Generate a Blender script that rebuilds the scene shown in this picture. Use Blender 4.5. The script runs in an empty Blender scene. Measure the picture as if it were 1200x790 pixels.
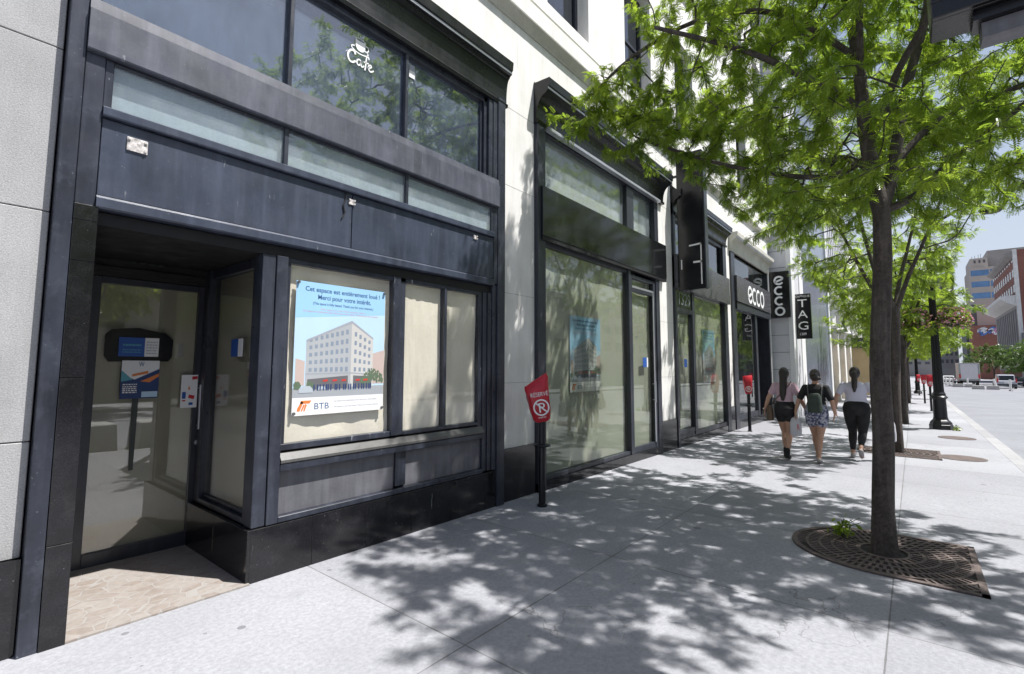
import bpy, bmesh, math, random
import numpy as np
from mathutils import Vector, Matrix
random.seed(7); RNG=np.random.default_rng(11)
sc=bpy.context.scene; COL=sc.collection
rad=math.radians
def gz(x): return .04-.010*x

# ------------------------------------------------------------------ materials
class NT:
    def __init__(s,name):
        s.m=bpy.data.materials.new(name); s.m.use_nodes=True; s.t=s.m.node_tree; s.t.nodes.clear()
        s.out=s.n('ShaderNodeOutputMaterial')
    def n(s,ty,**kw):
        o=s.t.nodes.new(ty)
        for k,v in kw.items():
            if k.startswith('i_'): o.inputs[k[2:].replace('_',' ')].default_value=v
            else: setattr(o,k,v)
        return o
    def l(s,a,b): s.t.links.new(a,b)
    def math(s,op,a,b=None,c=None):
        o=s.n('ShaderNodeMath',operation=op)
        for k,v in enumerate((a,b,c)):
            if v is None: continue
            if isinstance(v,(int,float)): o.inputs[k].default_value=v
            else: s.l(v,o.inputs[k])
        return o.outputs[0]
    def noise(s,co,scale,detail=4,rough=.55,stretch=None):
        if stretch:
            mp=s.n('ShaderNodeMapping'); mp.inputs['Scale'].default_value=stretch; s.l(co,mp.inputs['Vector']); co=mp.outputs[0]
        o=s.n('ShaderNodeTexNoise'); o.inputs['Scale'].default_value=scale; o.inputs['Detail'].default_value=detail; o.inputs['Roughness'].default_value=rough
        s.l(co,o.inputs['Vector']); return o.outputs['Fac']
    def ramp(s,f,p0,p1,c0=(0,0,0,1),c1=(1,1,1,1)):
        o=s.n('ShaderNodeValToRGB'); e=o.color_ramp.elements
        e[0].position=p0; e[1].position=p1; e[0].color=c0; e[1].color=c1
        s.l(f,o.inputs[0]); return o.outputs[0]
    def mix(s,f,a,b,mode='MIX'):
        o=s.n('ShaderNodeMix',data_type='RGBA',blend_type=mode)
        for sock,v in ((o.inputs[0],f),(o.inputs[6],a),(o.inputs[7],b)):
            if isinstance(v,(int,float)): sock.default_value=v
            elif isinstance(v,tuple): sock.default_value=v if len(v)==4 else v+(1,)
            else: s.l(v,sock)
        return o.outputs[2]
    def co(s): return s.n('ShaderNodeTexCoord').outputs['Object']
    def bump(s,h,strength,dist=.01):
        o=s.n('ShaderNodeBump'); o.inputs['Strength'].default_value=strength; o.inputs['Distance'].default_value=dist
        s.l(h,o.inputs['Height']); return o.outputs[0]

def M(name,col,rough=.55,metal=0,var=.12,vscale=2.5,fine=.06,fscale=60,bump=0,bscale=40,streak=0,spec=.5,dirt=0,dirtcol=(.3,.3,.3),emit=None,stain=0,chips=0):
    t=NT(name); p=t.n('ShaderNodeBsdfPrincipled'); t.l(p.outputs[0],t.out.inputs[0])
    co=t.co(); c=tuple(col)
    a=tuple(v*(1-var) for v in c)+(1,); b=tuple(min(1,v*(1+var)) for v in c)+(1,)
    k=t.ramp(t.noise(co,vscale,5),.3,.7,a,b)
    if fine:
        k=t.mix(1,k,t.ramp(t.noise(co,fscale,2),.3,.7,(1-fine,)*3+(1,),(1+fine,)*3+(1,)),'MULTIPLY')
    if streak:
        k=t.mix(t.math('MULTIPLY',t.ramp(t.noise(co,3,5,.6,(5,5,.45)),.45,.75),streak),k,tuple(min(1,v*2.2+.03) for v in c)+(1,))
    if dirt:
        k=t.mix(t.math('MULTIPLY',t.ramp(t.noise(co,9,8,.7),.55,.75),dirt),k,dirtcol)
    if chips:
        cv=t.ramp(t.noise(co,26,3,.5,(1,1,.22)),.70,.73); ar=t.ramp(t.noise(co,2.3,3),.48,.6); k=t.mix(t.math('MULTIPLY',t.math('MULTIPLY',cv,ar),chips),k,(.34,.35,.37))
        cv=t.ramp(t.noise(co,60,2,.5),.74,.76); k=t.mix(t.math('MULTIPLY',cv,chips*.7),k,(.30,.31,.33))
    if stain:
        sv=t.ramp(t.noise(co,2.2,6,.65,(3,3,.35)),.35,.75,(1,1,1,1),(1-stain,1-stain,1-stain*1.08,1)); k=t.mix(1,k,sv,'MULTIPLY')
        sp=t.ramp(t.noise(co,1.1,7,.7),.42,.72,(1,1,1,1),(1-stain*.7,1-stain*.7,1-stain*.75,1)); k=t.mix(1,k,sp,'MULTIPLY')
        sz=t.n('ShaderNodeSeparateXYZ'); t.l(co,sz.inputs[0])
        lo=t.ramp(t.math('ADD',sz.outputs[2],t.math('MULTIPLY',t.noise(co,4,5),.5)),.3,1.2,(1-stain,1-stain,1-stain*1.1,1),(1,1,1,1)); k=t.mix(1,k,lo,'MULTIPLY')
    t.l(k,p.inputs['Base Color'])
    r=t.n('ShaderNodeMapRange'); t.l(t.noise(co,vscale*2.3,4),r.inputs[0]); r.inputs[1].default_value=.3; r.inputs[2].default_value=.7
    r.inputs[3].default_value=max(.02,rough*.8); r.inputs[4].default_value=min(1,rough*1.2); t.l(r.outputs[0],p.inputs['Roughness'])
    p.inputs['Metallic'].default_value=metal; p.inputs['Specular IOR Level'].default_value=spec
    if bump: t.l(t.bump(t.noise(co,bscale,4),bump),p.inputs['Normal'])
    if emit:
        p.inputs['Emission Color'].default_value=tuple(col)+(1,); p.inputs['Emission Strength'].default_value=emit
    return t.m

def glass(name,tint=(.9,.93,.92),dust=0,dustcol=(.5,.53,.55),r0=.045,rough=0.0,streaky=False):
    t=NT(name)
    g=t.n('ShaderNodeNewGeometry'); vm=t.n('ShaderNodeVectorMath',operation='DOT_PRODUCT')
    t.l(g.outputs['Normal'],vm.inputs[0]); t.l(g.outputs['Incoming'],vm.inputs[1])
    d=t.math('ABSOLUTE',vm.outputs['Value']); f=t.math('POWER',t.math('SUBTRACT',1,d),5)
    f=t.math('MULTIPLY_ADD',f,1-r0,r0)
    tr=t.n('ShaderNodeBsdfTransparent'); tr.inputs[0].default_value=tint+(1,)
    gl=t.n('ShaderNodeBsdfGlossy'); gl.inputs['Roughness'].default_value=rough
    co=t.co(); t.l(t.bump(t.noise(co,.9,1),.06,.02),gl.inputs['Normal'])
    m=t.n('ShaderNodeMixShader'); t.l(f,m.inputs[0]); t.l(tr.outputs[0],m.inputs[1]); t.l(gl.outputs[0],m.inputs[2])
    o=m.outputs[0]
    if dust:
        df=t.n('ShaderNodeBsdfDiffuse'); df.inputs[0].default_value=dustcol+(1,)
        m2=t.n('ShaderNodeMixShader')
        nf=t.ramp(t.noise(co,2.2,6,.65,(1,1,.5) if streaky else None),.25,.8)
        t.l(t.math('MULTIPLY',nf,dust),m2.inputs[0]); t.l(o,m2.inputs[1]); t.l(df.outputs[0],m2.inputs[2]); o=m2.outputs[0]
    t.l(o,t.out.inputs[0]); return t.m

def leafmat(name,dark,light,trans,tfac=.5,gloss=.35):
    t=NT(name); g=t.n('ShaderNodeNewGeometry'); rnd=g.outputs['Random Per Island']
    nz=t.ramp(t.noise(t.co(),1.3,3),.3,.7); rnd=t.math('MULTIPLY_ADD',nz,.6,t.math('MULTIPLY',rnd,.4))
    c=t.mix(rnd,dark,light); c2=t.mix(rnd,tuple(v*w for v,w in zip(trans,(.55,.66,.6))),tuple(v*w for v,w in zip(trans,(1.3,1.18,1.1))))
    p=t.n('ShaderNodeBsdfPrincipled'); p.inputs['Roughness'].default_value=gloss; t.l(c,p.inputs['Base Color'])
    tr=t.n('ShaderNodeBsdfTranslucent'); t.l(c2,tr.inputs[0])
    m=t.n('ShaderNodeMixShader'); m.inputs[0].default_value=tfac; t.l(p.outputs[0],m.inputs[1]); t.l(tr.outputs[0],m.inputs[2]); t.l(m.outputs[0],t.out.inputs[0])
    return t.m

MT={}
MT['pale_stone']=M('pale_stone',(.84,.825,.80),.8,stain=.2,var=.07,vscale=1.3,fine=.05,fscale=90,bump=.15,bscale=70)
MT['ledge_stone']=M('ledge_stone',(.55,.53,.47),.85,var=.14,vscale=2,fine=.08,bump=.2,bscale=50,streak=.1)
MT['black_granite']=M('black_granite',(.012,.012,.014),.13,chips=.5,var=.3,vscale=8,fine=.3,fscale=150,dirt=.12,dirtcol=(.12,.12,.12))
MT['faded_paint']=M('faded_black_paint',(.041,.050,.075),.36,chips=.5,var=.38,vscale=1.7,fine=.06,streak=.28,dirt=.12,dirtcol=(.16,.17,.2))
MT['band_paint']=M('dusty_black_paint',(.072,.077,.098),.42,chips=.5,var=.3,vscale=2.5,fine=.06,streak=.35,dirt=.2,dirtcol=(.2,.2,.22))
MT['dark_paint']=M('dark_paint',(.028,.031,.042),.38,var=.25,vscale=4,fine=.08,streak=.25,dirt=.12,dirtcol=(.12,.125,.14))
MT['black_gloss']=M('black_gloss',(.01,.011,.012),.12,var=.2,vscale=4,fine=0,streak=.12)
MT['cornice_black']=M('cornice_black',(.008,.009,.011),.3,var=.25,fine=.08,streak=.15)
MT['purple_grey']=M('purple_grey_panel',(.07,.068,.08),.3,var=.08,fine=0)
MT['frame_paint']=M('worn_frame_paint',(.027,.031,.044),.33,chips=.8,var=.45,vscale=2.2,fine=.08,streak=.35,dirt=.3,dirtcol=(.13,.145,.19))
MT['lower_panel']=M('dusty_grey_panel',(.12,.12,.135),.5,var=.2,vscale=5,fine=.06,streak=.25,dirt=.15,dirtcol=(.22,.22,.24))
MT['sill_metal']=M('sill_metal',(.10,.098,.095),.4,var=.15,vscale=5,streak=.1)
MT['alu_trim']=M('alu_trim',(.45,.46,.5),.35,metal=.6,var=.1)
MT['paper']=M('kraft_paper',(.86,.81,.69),.85,var=.06,vscale=1.6,fine=.03,bump=1,bscale=3.2)
MT['door_paper']=M('door_paper',(.64,.59,.46),.85,var=.1,vscale=1.2,fine=.03,bump=.5,bscale=2.4)
MT['grey_paper']=M('grey_lining_paper',(.50,.50,.43),.85,var=.08,vscale=1.5,fine=.03,bump=.5,bscale=2)
MT['board']=M('pale_board',(.45,.51,.535),.8,var=.2,vscale=1.2,fine=.05,streak=.15)
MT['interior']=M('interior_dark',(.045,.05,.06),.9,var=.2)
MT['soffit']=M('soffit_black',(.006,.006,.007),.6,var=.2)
MT['rust']=M('rusty_iron',(.105,.080,.072),.75,metal=.0,var=.3,vscale=6,fine=.2,bump=.3,bscale=90)
MT['soil']=M('pit_soil',(.025,.022,.02),.95,var=.3,vscale=20,bump=.5,bscale=30)
MT['iron']=M('black_iron',(.011,.0115,.014),.35,metal=.2,var=.25,vscale=8,fine=.15,fscale=90,bump=.1,bscale=60)
MT['cabinet_black']=M('cabinet_black',(.005,.005,.007),.3,var=.2,dirt=.1,dirtcol=(.05,.05,.05))
MT['glass']=glass('window_glass',(.985,.985,.98))
MT['glass_dusty']=glass('dusty_glass',(.82,.86,.9),.24,(.38,.47,.64),r0=.24,streaky=True)
MT['glass_transom']=glass('transom_glass',(.95,.975,.98),.3,(.55,.62,.66),r0=.07,streaky=True)
MT['glass_green']=glass('tinted_glass',(.885,.905,.875),.03,(.4,.43,.4),r0=.07)
MT['glass_door']=glass('door_glass',(.90,.905,.89),.03,(.4,.42,.42),r0=.13)
MT['glass_dark']=glass('dark_glass',(.6,.65,.66),.03,(.4,.43,.45),r0=.12)
MT['upper_glass']=glass('upper_glass',(.5,.55,.62),.0,r0=.2)
MT['white']=M('white_print',(.80,.80,.80),.5,var=.02,fine=0)
MT['letter_white']=M('letter_white',(.85,.85,.85),.45,var=.02,fine=0)
MT['black_sign']=M('sign_black',(.007,.007,.009),.22,var=.1,fine=0)
MT['red_vinyl']=M('red_vinyl',(.52,.02,.035),.35,var=.12,vscale=12,bump=.3,bscale=14)
MT['skin']=M('skin',(.46,.27,.19),.5,var=.06,fine=0); MT['skin2']=M('skin_tan',(.40,.23,.155),.5,var=.06,fine=0)
MT['hair']=M('dark_hair',(.018,.012,.010),.4,var=.3,vscale=30,fine=.2,bump=.4,bscale=80)
MT['bark']=M('locust_bark',(.058,.047,.041),.9,var=.35,vscale=14,fine=.3,fscale=50,bump=1,bscale=30,streak=.7)
MT['leaf']=leafmat('locust_leaf',(.075,.125,.016),(.16,.23,.026),(.37,.52,.055),.6)
MT['leaf_far']=leafmat('locust_leaf_yellow',(.07,.12,.014),(.15,.22,.025),(.36,.50,.05),.55)
MT['leaf_dark']=leafmat('dark_leaf',(.035,.065,.012),(.07,.12,.02),(.12,.22,.03),.4)

# ------------------------------------------------------------------ mesh helpers
WORLD={}
class MB:
    def __init__(s): s.v=[]; s.f=[]
    def raw(s,vs,fs):
        b=len(s.v); s.v+= [tuple(v) for v in vs]; s.f+=[tuple(b+i for i in f) for f in fs]; return s
    def box(s,x0,x1,y0,y1,z0,z1):
        if x0>x1:x0,x1=x1,x0
        if y0>y1:y0,y1=y1,y0
        if z0>z1:z0,z1=z1,z0
        return s.raw([(x0,y0,z0),(x1,y0,z0),(x1,y1,z0),(x0,y1,z0),(x0,y0,z1),(x1,y0,z1),(x1,y1,z1),(x0,y1,z1)],
          [(3,2,1,0),(4,5,6,7),(0,1,5,4),(1,2,6,5),(2,3,7,6),(3,0,4,7)])
    def prism(s,pts,axis,a0,a1):
        n=len(pts)
        f={'x':lambda p,a:(a,p[0],p[1]),'y':lambda p,a:(p[0],a,p[1]),'z':lambda p,a:(p[0],p[1],a)}[axis]
        return s.raw([f(p,a0) for p in pts]+[f(p,a1) for p in pts],
          [tuple(range(n))[::-1],tuple(range(n,2*n))]+[(i,(i+1)%n,n+(i+1)%n,n+i) for i in range(n)])
    def lathe(s,prof,c=(0,0,0),n=24):
        vs=[];fs=[]
        for r,z in prof:
            for k in range(n):
                a=2*math.pi*k/n; vs.append((c[0]+r*math.cos(a),c[1]+r*math.sin(a),c[2]+z))
        for j in range(len(prof)-1):
            for k in range(n):
                fs.append((j*n+k,j*n+(k+1)%n,(j+1)*n+(k+1)%n,(j+1)*n+k))
        fs.append(tuple(range(n))[::-1]); fs.append(tuple(range((len(prof)-1)*n,len(prof)*n)))
        return s.raw(vs,fs)
    def tube(s,pts,rr,n=8,sq=1.0):
        pts=[Vector(p) for p in pts]
        if isinstance(rr,(int,float)): rr=[rr]*len(pts)
        vs=[];fs=[];up=None
        for i,p in enumerate(pts):
            d=(pts[min(i+1,len(pts)-1)]-pts[max(i-1,0)]).normalized()
            if up is None:
                up=Vector((0,0,1)) if abs(d.z)<.9 else Vector((1,0,0))
            a=d.cross(up).normalized(); b=a.cross(d).normalized(); up=b
            for k in range(n):
                t=2*math.pi*k/n; vs.append(tuple(p+a*math.cos(t)*rr[i]+b*math.sin(t)*rr[i]*sq))
        m=len(pts)
        for j in range(m-1):
            for k in range(n): fs.append((j*n+k,j*n+(k+1)%n,(j+1)*n+(k+1)%n,(j+1)*n+k))
        fs.append(tuple(range(n))[::-1]); fs.append(tuple(range((m-1)*n,m*n)))
        return s.raw(vs,fs)
    def sphere(s,c,r,n=12,m=8):
        if isinstance(r,(int,float)): r=(r,r,r)
        vs=[(c[0],c[1],c[2]-r[2])];fs=[]
        for j in range(1,m):
            t=-math.pi/2+math.pi*j/m
            for k in range(n):
                a=2*math.pi*k/n; vs.append((c[0]+r[0]*math.cos(t)*math.cos(a),c[1]+r[1]*math.cos(t)*math.sin(a),c[2]+r[2]*math.sin(t)))
        vs.append((c[0],c[1],c[2]+r[2])); T=len(vs)-1
        for k in range(n):
            fs.append((0,1+(k+1)%n,1+k)); fs.append((T,1+(m-2)*n+k,1+(m-2)*n+(k+1)%n))
        for j in range(m-2):
            for k in range(n): fs.append((1+j*n+k,1+j*n+(k+1)%n,1+(j+1)*n+(k+1)%n,1+(j+1)*n+k))
        return s.raw(vs,fs)
    def mesh(s,name,off,bevel=0,smooth=False,recalc=True):
        me=bpy.data.meshes.new(name)
        me.from_pydata([(v[0]-off[0],v[1]-off[1],v[2]-off[2]) for v in s.v],[],s.f)
        bm=bmesh.new(); bm.from_mesh(me)
        if recalc: bmesh.ops.recalc_face_normals(bm,faces=bm.faces)
        if bevel: bmesh.ops.bevel(bm,geom=[e for e in bm.edges],offset=bevel,segments=1,affect='EDGES',clamp_overlap=True)
        if smooth:
            for f in bm.faces: f.smooth=True
            for e in bm.edges:
                if len(e.link_faces)==2 and e.calc_face_angle(0)>rad(40): e.smooth=False
        bm.to_mesh(me); bm.free(); return me
    def build(s,name,mat,parent=None,loc=(0,0,0),**kw):
        off=WORLD[parent.name] if parent else loc
        me=s.mesh(name,off,**kw); me.materials.append(MT[mat] if isinstance(mat,str) else mat)
        return link(name,me,parent,off)
def link(name,me,parent,off):
    o=bpy.data.objects.new(name,me); COL.objects.link(o)
    if parent: o.parent=parent
    else: o.location=off
    WORLD[o.name]=tuple(off); return o
def tag(o,label,cat=None,group=None,kind=None):
    if label: o['label']=label
    if cat: o['category']=cat
    if group: o['group']=group
    if kind: o['kind']=kind
    return o
def thing(name,label,cat,loc=(0,0,0),group=None):
    o=bpy.data.objects.new(name,None); COL.objects.link(o); o.location=loc; o.empty_display_size=.2
    WORLD[o.name]=tuple(loc); return tag(o,label,cat,group)
def struct(o): o['kind']='structure'; return o
def copy_tree(o,parent=None,label=None):
    c=o.copy(); COL.objects.link(c); c.parent=parent
    for ch in list(o.children): copy_tree(ch,c)
    if label: c['label']=label
    return c

BOLD=[0.0]
def text_geo(sx):
    """letter shapes of a word in a unit box (0..1 wide, 0..1 high)"""
    cu=bpy.data.curves.new('lettering','FONT'); cu.body=sx; cu.size=1; cu.offset=BOLD[0]; cu.resolution_u=3
    o=bpy.data.objects.new('lettering_tmp',cu); COL.objects.link(o)
    dg=bpy.context.evaluated_depsgraph_get(); dg.update()
    me=bpy.data.meshes.new_from_object(o.evaluated_get(dg))
    v=[(p.co.x,p.co.y) for p in me.vertices]; f=[tuple(p.vertices) for p in me.polygons]
    bpy.data.objects.remove(o); bpy.data.curves.remove(cu); bpy.data.meshes.remove(me)
    if not v: return [],[]
    x0=min(p[0] for p in v);x1=max(p[0] for p in v);y0=min(p[1] for p in v);y1=max(p[1] for p in v)
    return [((p[0]-x0)/(x1-x0),(p[1]-y0)/(y1-y0)) for p in v],f
def put_text(mb,sx,O,U,V,w,h,slant=0):
    v,f=text_geo(sx); O=Vector(O);U=Vector(U);V=Vector(V)
    mb.raw([O+U*(a*w+slant*b*h)+V*(b*h) for a,b in v],f)
def flat(mb,pts,O,U,V):
    O=Vector(O);U=Vector(U);V=Vector(V); n=len(pts)
    mb.raw([O+U*a+V*b for a,b in pts],[tuple(range(n))])
def stroke(mb,pts,wd,O,U,V):
    """a ribbon of width wd along 2-D points"""
    P=[Vector((a,b)) for a,b in pts]; L=[];Rr=[]
    for i,p in enumerate(P):
        d=(P[min(i+1,len(P)-1)]-P[max(i-1,0)]).normalized(); nn=Vector((-d.y,d.x))
        w=wd[i] if isinstance(wd,(list,tuple)) else wd
        L.append(p+nn*w/2); Rr.append(p-nn*w/2)
    O=Vector(O);U=Vector(U);V=Vector(V); n=len(P)
    mb.raw([O+U*a.x+V*a.y for a in L]+[O+U*a.x+V*a.y for a in Rr],[(i,i+1,n+i+1,n+i) for i in range(n-1)])
def arc(cx,cy,rx,ry,a0,a1,n=20): return [(cx+rx*math.cos(rad(a0+(a1-a0)*i/n)),cy+ry*math.sin(rad(a0+(a1-a0)*i/n))) for i in range(n+1)]
def spline(p,n=8):
    out=[];p=[p[0]]+list(p)+[p[-1]]
    for i in range(1,len(p)-2):
        for k in range(n):
            t=k/n;a,b,c,d=[Vector(q) for q in p[i-1:i+3]]
            out.append(tuple(.5*((2*b)+(c-a)*t+(2*a-5*b+4*c-d)*t*t+(3*b-a-3*c+d)*t**3)))
    out.append(tuple(p[-1])); return out
# ------------------------------------------------------------------ ground
def paving(name,base,joints,spots=True,patch=.12):
    t=NT(name); p=t.n('ShaderNodeBsdfPrincipled'); t.l(p.outputs[0],t.out.inputs[0]); co=t.co()
    sx=t.n('ShaderNodeSeparateXYZ'); t.l(co,sx.inputs[0]); X,Y=sx.outputs[0],sx.outputs[1]
    k=t.ramp(t.noise(co,.7,6,.6),.3,.7,tuple(v*(1-patch) for v in base)+(1,),tuple(v*(1+patch) for v in base)+(1,))
    k=t.mix(1,k,t.ramp(t.noise(co,38,3,.6),.32,.68,(.86,.86,.86,1),(1.1,1.1,1.1,1)),'MULTIPLY')
    k=t.mix(1,k,t.ramp(t.noise(co,220,2,.6),.3,.7,(.86,.86,.86,1),(1.1,1.1,1.1,1)),'MULTIPLY')
    h=t.noise(co,150,3)
    if joints:
        (x0,dx),(y0,dy)=joints
        ww=t.math('MULTIPLY',t.noise(co,5,4),.010)
        def line(c,c0,d):
            u=t.math('DIVIDE',t.math('SUBTRACT',c,c0),d); fr=t.math('ABSOLUTE',t.math('SUBTRACT',u,t.math('ROUND',u)))
            return t.math('LESS_THAN',t.math('MULTIPLY',fr,d),t.math('ADD',ww,-.0005)),t.math('FLOOR',u),t.math('MULTIPLY',fr,d)
        lx,fx,dxx=line(X,x0,dx); ly,fy,dyy=line(Y,y0,dy)
        cb=t.n('ShaderNodeCombineXYZ'); t.l(fx,cb.inputs[0]); t.l(fy,cb.inputs[1])
        wn=t.n('ShaderNodeTexWhiteNoise'); t.l(cb.outputs[0],wn.inputs['Vector'])
        k=t.mix(1,k,t.ramp(wn.outputs['Value'],0,1,(.83,.83,.84,1),(1.07,1.07,1.06,1)),'MULTIPLY')
        # grime gathered along the joints
        near=t.math('MINIMUM',dxx,dyy)
        gr=t.math('MULTIPLY',t.ramp(near,0,.06,(1,1,1,1),(0,0,0,1)),t.ramp(t.noise(co,3,4),.4,.7)); k=t.mix(t.math('MULTIPLY',gr,.35),k,(.2,.2,.2))
        ln=t.math('MAXIMUM',lx,ly); k=t.mix(t.math('MULTIPLY',ln,.8),k,(.10,.10,.10))
        h=t.math('SUBTRACT',t.math('MULTIPLY',h,.25),ln)
    if spots:
        for s,th,f in ((1.9,.10,.75),(3.1,.085,.65),(6.5,.085,.6),(13,.07,.5)):
            v=t.n('ShaderNodeTexVoronoi'); v.inputs['Scale'].default_value=s; t.l(co,v.inputs['Vector'])
            se=t.n('ShaderNodeSeparateColor'); t.l(v.outputs['Color'],se.inputs[0])
            m=t.math('LESS_THAN',t.math('ADD',v.outputs['Distance'],t.math('MULTIPLY',t.noise(co,30,2),.02)),t.math('MULTIPLY',se.outputs[0],th))
            k=t.mix(t.math('MULTIPLY',m,f),k,(.12,.12,.125))
    st=t.math('MULTIPLY',t.ramp(t.noise(co,1.4,8,.72),  .53,.70),.5); k=t.mix(st,k,tuple(v*.6 for v in base))
    st=t.math('MULTIPLY',t.ramp(t.noise(co,2.6,7,.7),.62,.74),.3); k=t.mix(st,k,tuple(min(1,v*1.35) for v in base))
    ck=t.n('ShaderNodeTexVoronoi',feature='DISTANCE_TO_EDGE'); ck.inputs['Scale'].default_value=.33
    wv=t.n('ShaderNodeVectorMath',operation='ADD'); t.l(co,wv.inputs[0]); nz_=t.n('ShaderNodeTexNoise'); nz_.inputs['Scale'].default_value=1.7; nz_.inputs['Detail'].default_value=6; t.l(co,nz_.inputs['Vector']); t.l(nz_.outputs['Color'],wv.inputs[1]); t.l(wv.outputs[0],ck.inputs['Vector'])
    cr=t.math('MULTIPLY',t.math('LESS_THAN',ck.outputs['Distance'],.0014),t.ramp(t.noise(co,.4,2),.5,.6)); k=t.mix(t.math('MULTIPLY',cr,.6),k,(.1,.1,.1))
    t.l(k,p.inputs['Base Color']); p.inputs['Roughness'].default_value=.85
    t.l(t.bump(h,.2,.004),p.inputs['Normal']); return t.m
MT['sidewalk']=paving('sidewalk_concrete',(.31,.315,.34),((2.14,1.79),(.205,1.885)))
MT['kerb']=paving('kerb_concrete',(.335,.335,.345),((.5,2.4),(50,100)),False)
MT['road']=paving('road_surface',(.215,.222,.245),None,False,.14)
MT['ground']=M('ground_dirt',(.2,.2,.2),.9)

def sheet(name,x0,x1,y0,y1,dz,mat,nx=2,thick=0):
    mb=MB()
    if thick:
        mb.raw([(x,y,gz(x)+dz-c) for c in (thick,0) for x,y in ((x0,y0),(x1,y0),(x1,y1),(x0,y1))],[(3,2,1,0),(4,5,6,7),(0,1,5,4),(1,2,6,5),(2,3,7,6),(3,0,4,7)])
        return struct(mb.build(name,mat))
    mb.raw([(x,y,gz(x)+dz) for x,y in ((x0,y0),(x1,y0),(x1,y1),(x0,y1))],[(0,1,2,3)])
    return struct(mb.build(name,mat,recalc=False))
sheet('ground',-900,2600,-1500,1500,-.20,'ground')
sheet('road',-200,900,-13.2,-1.3,-.13,'road')
sheet('sidewalk',-60,420,-1.30,4.4,0,'sidewalk',thick=.19)
sheet('kerb',-60,420,-1.52,-1.302,.002,'kerb',thick=.19)
sheet('far_sidewalk',-60,420,-18,-13.2,0,'sidewalk',thick=.19)

# ------------------------------------------------------------------ the stone building with its four shopfronts
BL=thing('stone_building','pale stone commercial block with black shopfronts at street level and tall windows above','building',(2.5,3.92,0))
Y0=3.92
w=MB()
piers=[(4.58,5.28),(9.42,10.26),(14.16,14.62),(19.28,19.7)]
for a,b in piers: w.box(a,b,Y0,5.3,.62 if a<9 else .55,5.62)
w.box(.47,19.7,Y0,5.3,5.62,6.24)
w.box(-9,.468,Y0,5.3,6.0,6.24)
# upper wall: rows of windows 1.15 wide every 2.55
def windows():
    for k in range(-6,5): yield 8.15+2.55*k
rows=[(7.0,9.35),(10.5,12.75),(13.9,16.0)]
edges=[6.64]+[v for r in rows for v in r]+[17.4]
for i in range(0,len(edges),2): w.box(-9,19.7,Y0-.012,5.3,edges[i],edges[i+1])
for z0,z1 in rows:
    xs=list(windows()); prev=-9
    for x in xs: w.box(prev,x,Y0-.012,5.3,z0,z1); prev=x+1.2
    w.box(prev,19.7,Y0-.012,5.3,z0,z1)
w.box(-9,19.7,12,12.3,0,17.4); w.box(-9,-8.7,5.3,12,0,17.4); w.box(19.4,19.7,5.3,12,0,17.4); w.box(-9,19.7,5.3,12.3,17.4,17.7)
w.build('wall','pale_stone',BL)
MT['grey_granite']=M('grey_granite',(.40,.40,.405),.8,var=.08,vscale=2,fine=.2,stain=.16,fscale=130,bump=.25,bscale=120,dirt=.22,dirtcol=(.2,.2,.2))
g=MB()
zj=[.55,1.19,2.53,3.545,4.7,6.0]
for a,b in zip(zj,zj[1:]):
    g.box(-1.2,.464,Y0,5.3,a+.003,b-.003); g.box(-9,-1.206,Y0,5.3,a+.003,b-.003)
o=g.build('wall_facing','grey_granite',BL,bevel=.004); o['label']='speckled grey granite facing at the left edge'
g=MB(); g.box(-9,.466,Y0-.03,5.3,-.3,.55); g.build('base_course','black_granite',BL)
for a,b in piers: g=MB(); g.box(a+.01,b-.01,Y0-.03,5.3,-.3,.617 if a<9 else .547); g.build('base_course','black_granite',BL)
# thin joints in the stone piers
j=MB()
MT['joint']=M('mortar_joint',(.30,.29,.28),.9,fine=0)
for a,b in piers:
    for z in (1.42,2.55,3.95,5.0): j.box(a+.002,b-.002,Y0-.0015,Y0+.01,z-.002,z+.002)
for x in [-2+2.3*k for k in range(10)]: j.box(x-.0015,x+.0015,Y0-.0015,Y0+.01,5.63,6.1)
for x in [-1+1.7*k for k in range(13)]: j.box(x-.002,x+.002,Y0-.1095,Y0-.09,6.385,6.62)
j.build('mortar_joint','joint',BL)
# ledge: sloping underside out to the white front face
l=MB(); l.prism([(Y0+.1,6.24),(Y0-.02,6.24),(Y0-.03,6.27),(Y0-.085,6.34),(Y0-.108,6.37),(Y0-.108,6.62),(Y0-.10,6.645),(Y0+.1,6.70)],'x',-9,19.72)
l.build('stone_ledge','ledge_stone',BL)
l=MB(); l.prism([(Y0-.06,6.70),(Y0-.075,6.72),(Y0-.075,6.80),(Y0-.012,6.84),(Y0+.1,6.84),(Y0+.1,6.66),(Y0-.06,6.66)],'x',-9,19.71); l.build('sill_course','pale_stone',BL)
# stone face of the ledge
l=MB(); l.box(-9,19.725,Y0-.112,Y0-.109,6.385,6.62); l.build('ledge_face','pale_stone',BL)
wf=None
for r,(z0,z1) in enumerate(rows):
    for x in windows():
        if x<3 and r>0 : continue
        f=MB()
        f.box(x,x+.07,4.12,4.2,z0,z1).box(x+1.13,x+1.2,4.12,4.2,z0,z1).box(x+.07,x+1.13,4.12,4.2,z1-.07,z1).box(x+.07,x+1.13,4.12,4.2,z0,z0+.07).box(x+.07,x+1.13,4.13,4.19,(z0+z1)/2-.03,(z0+z1)/2+.03)
        fo=f.build('window','dark_paint',BL)
        p=MB(); p.box(x+.07,x+1.13,4.155,4.163,z0+.07,z1-.07); p.build('pane','upper_glass',fo)
q=MB(); q.box(-8.9,19.4,4.6,4.65,6.4,17); q.build('inner_wall','interior',BL)

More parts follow.
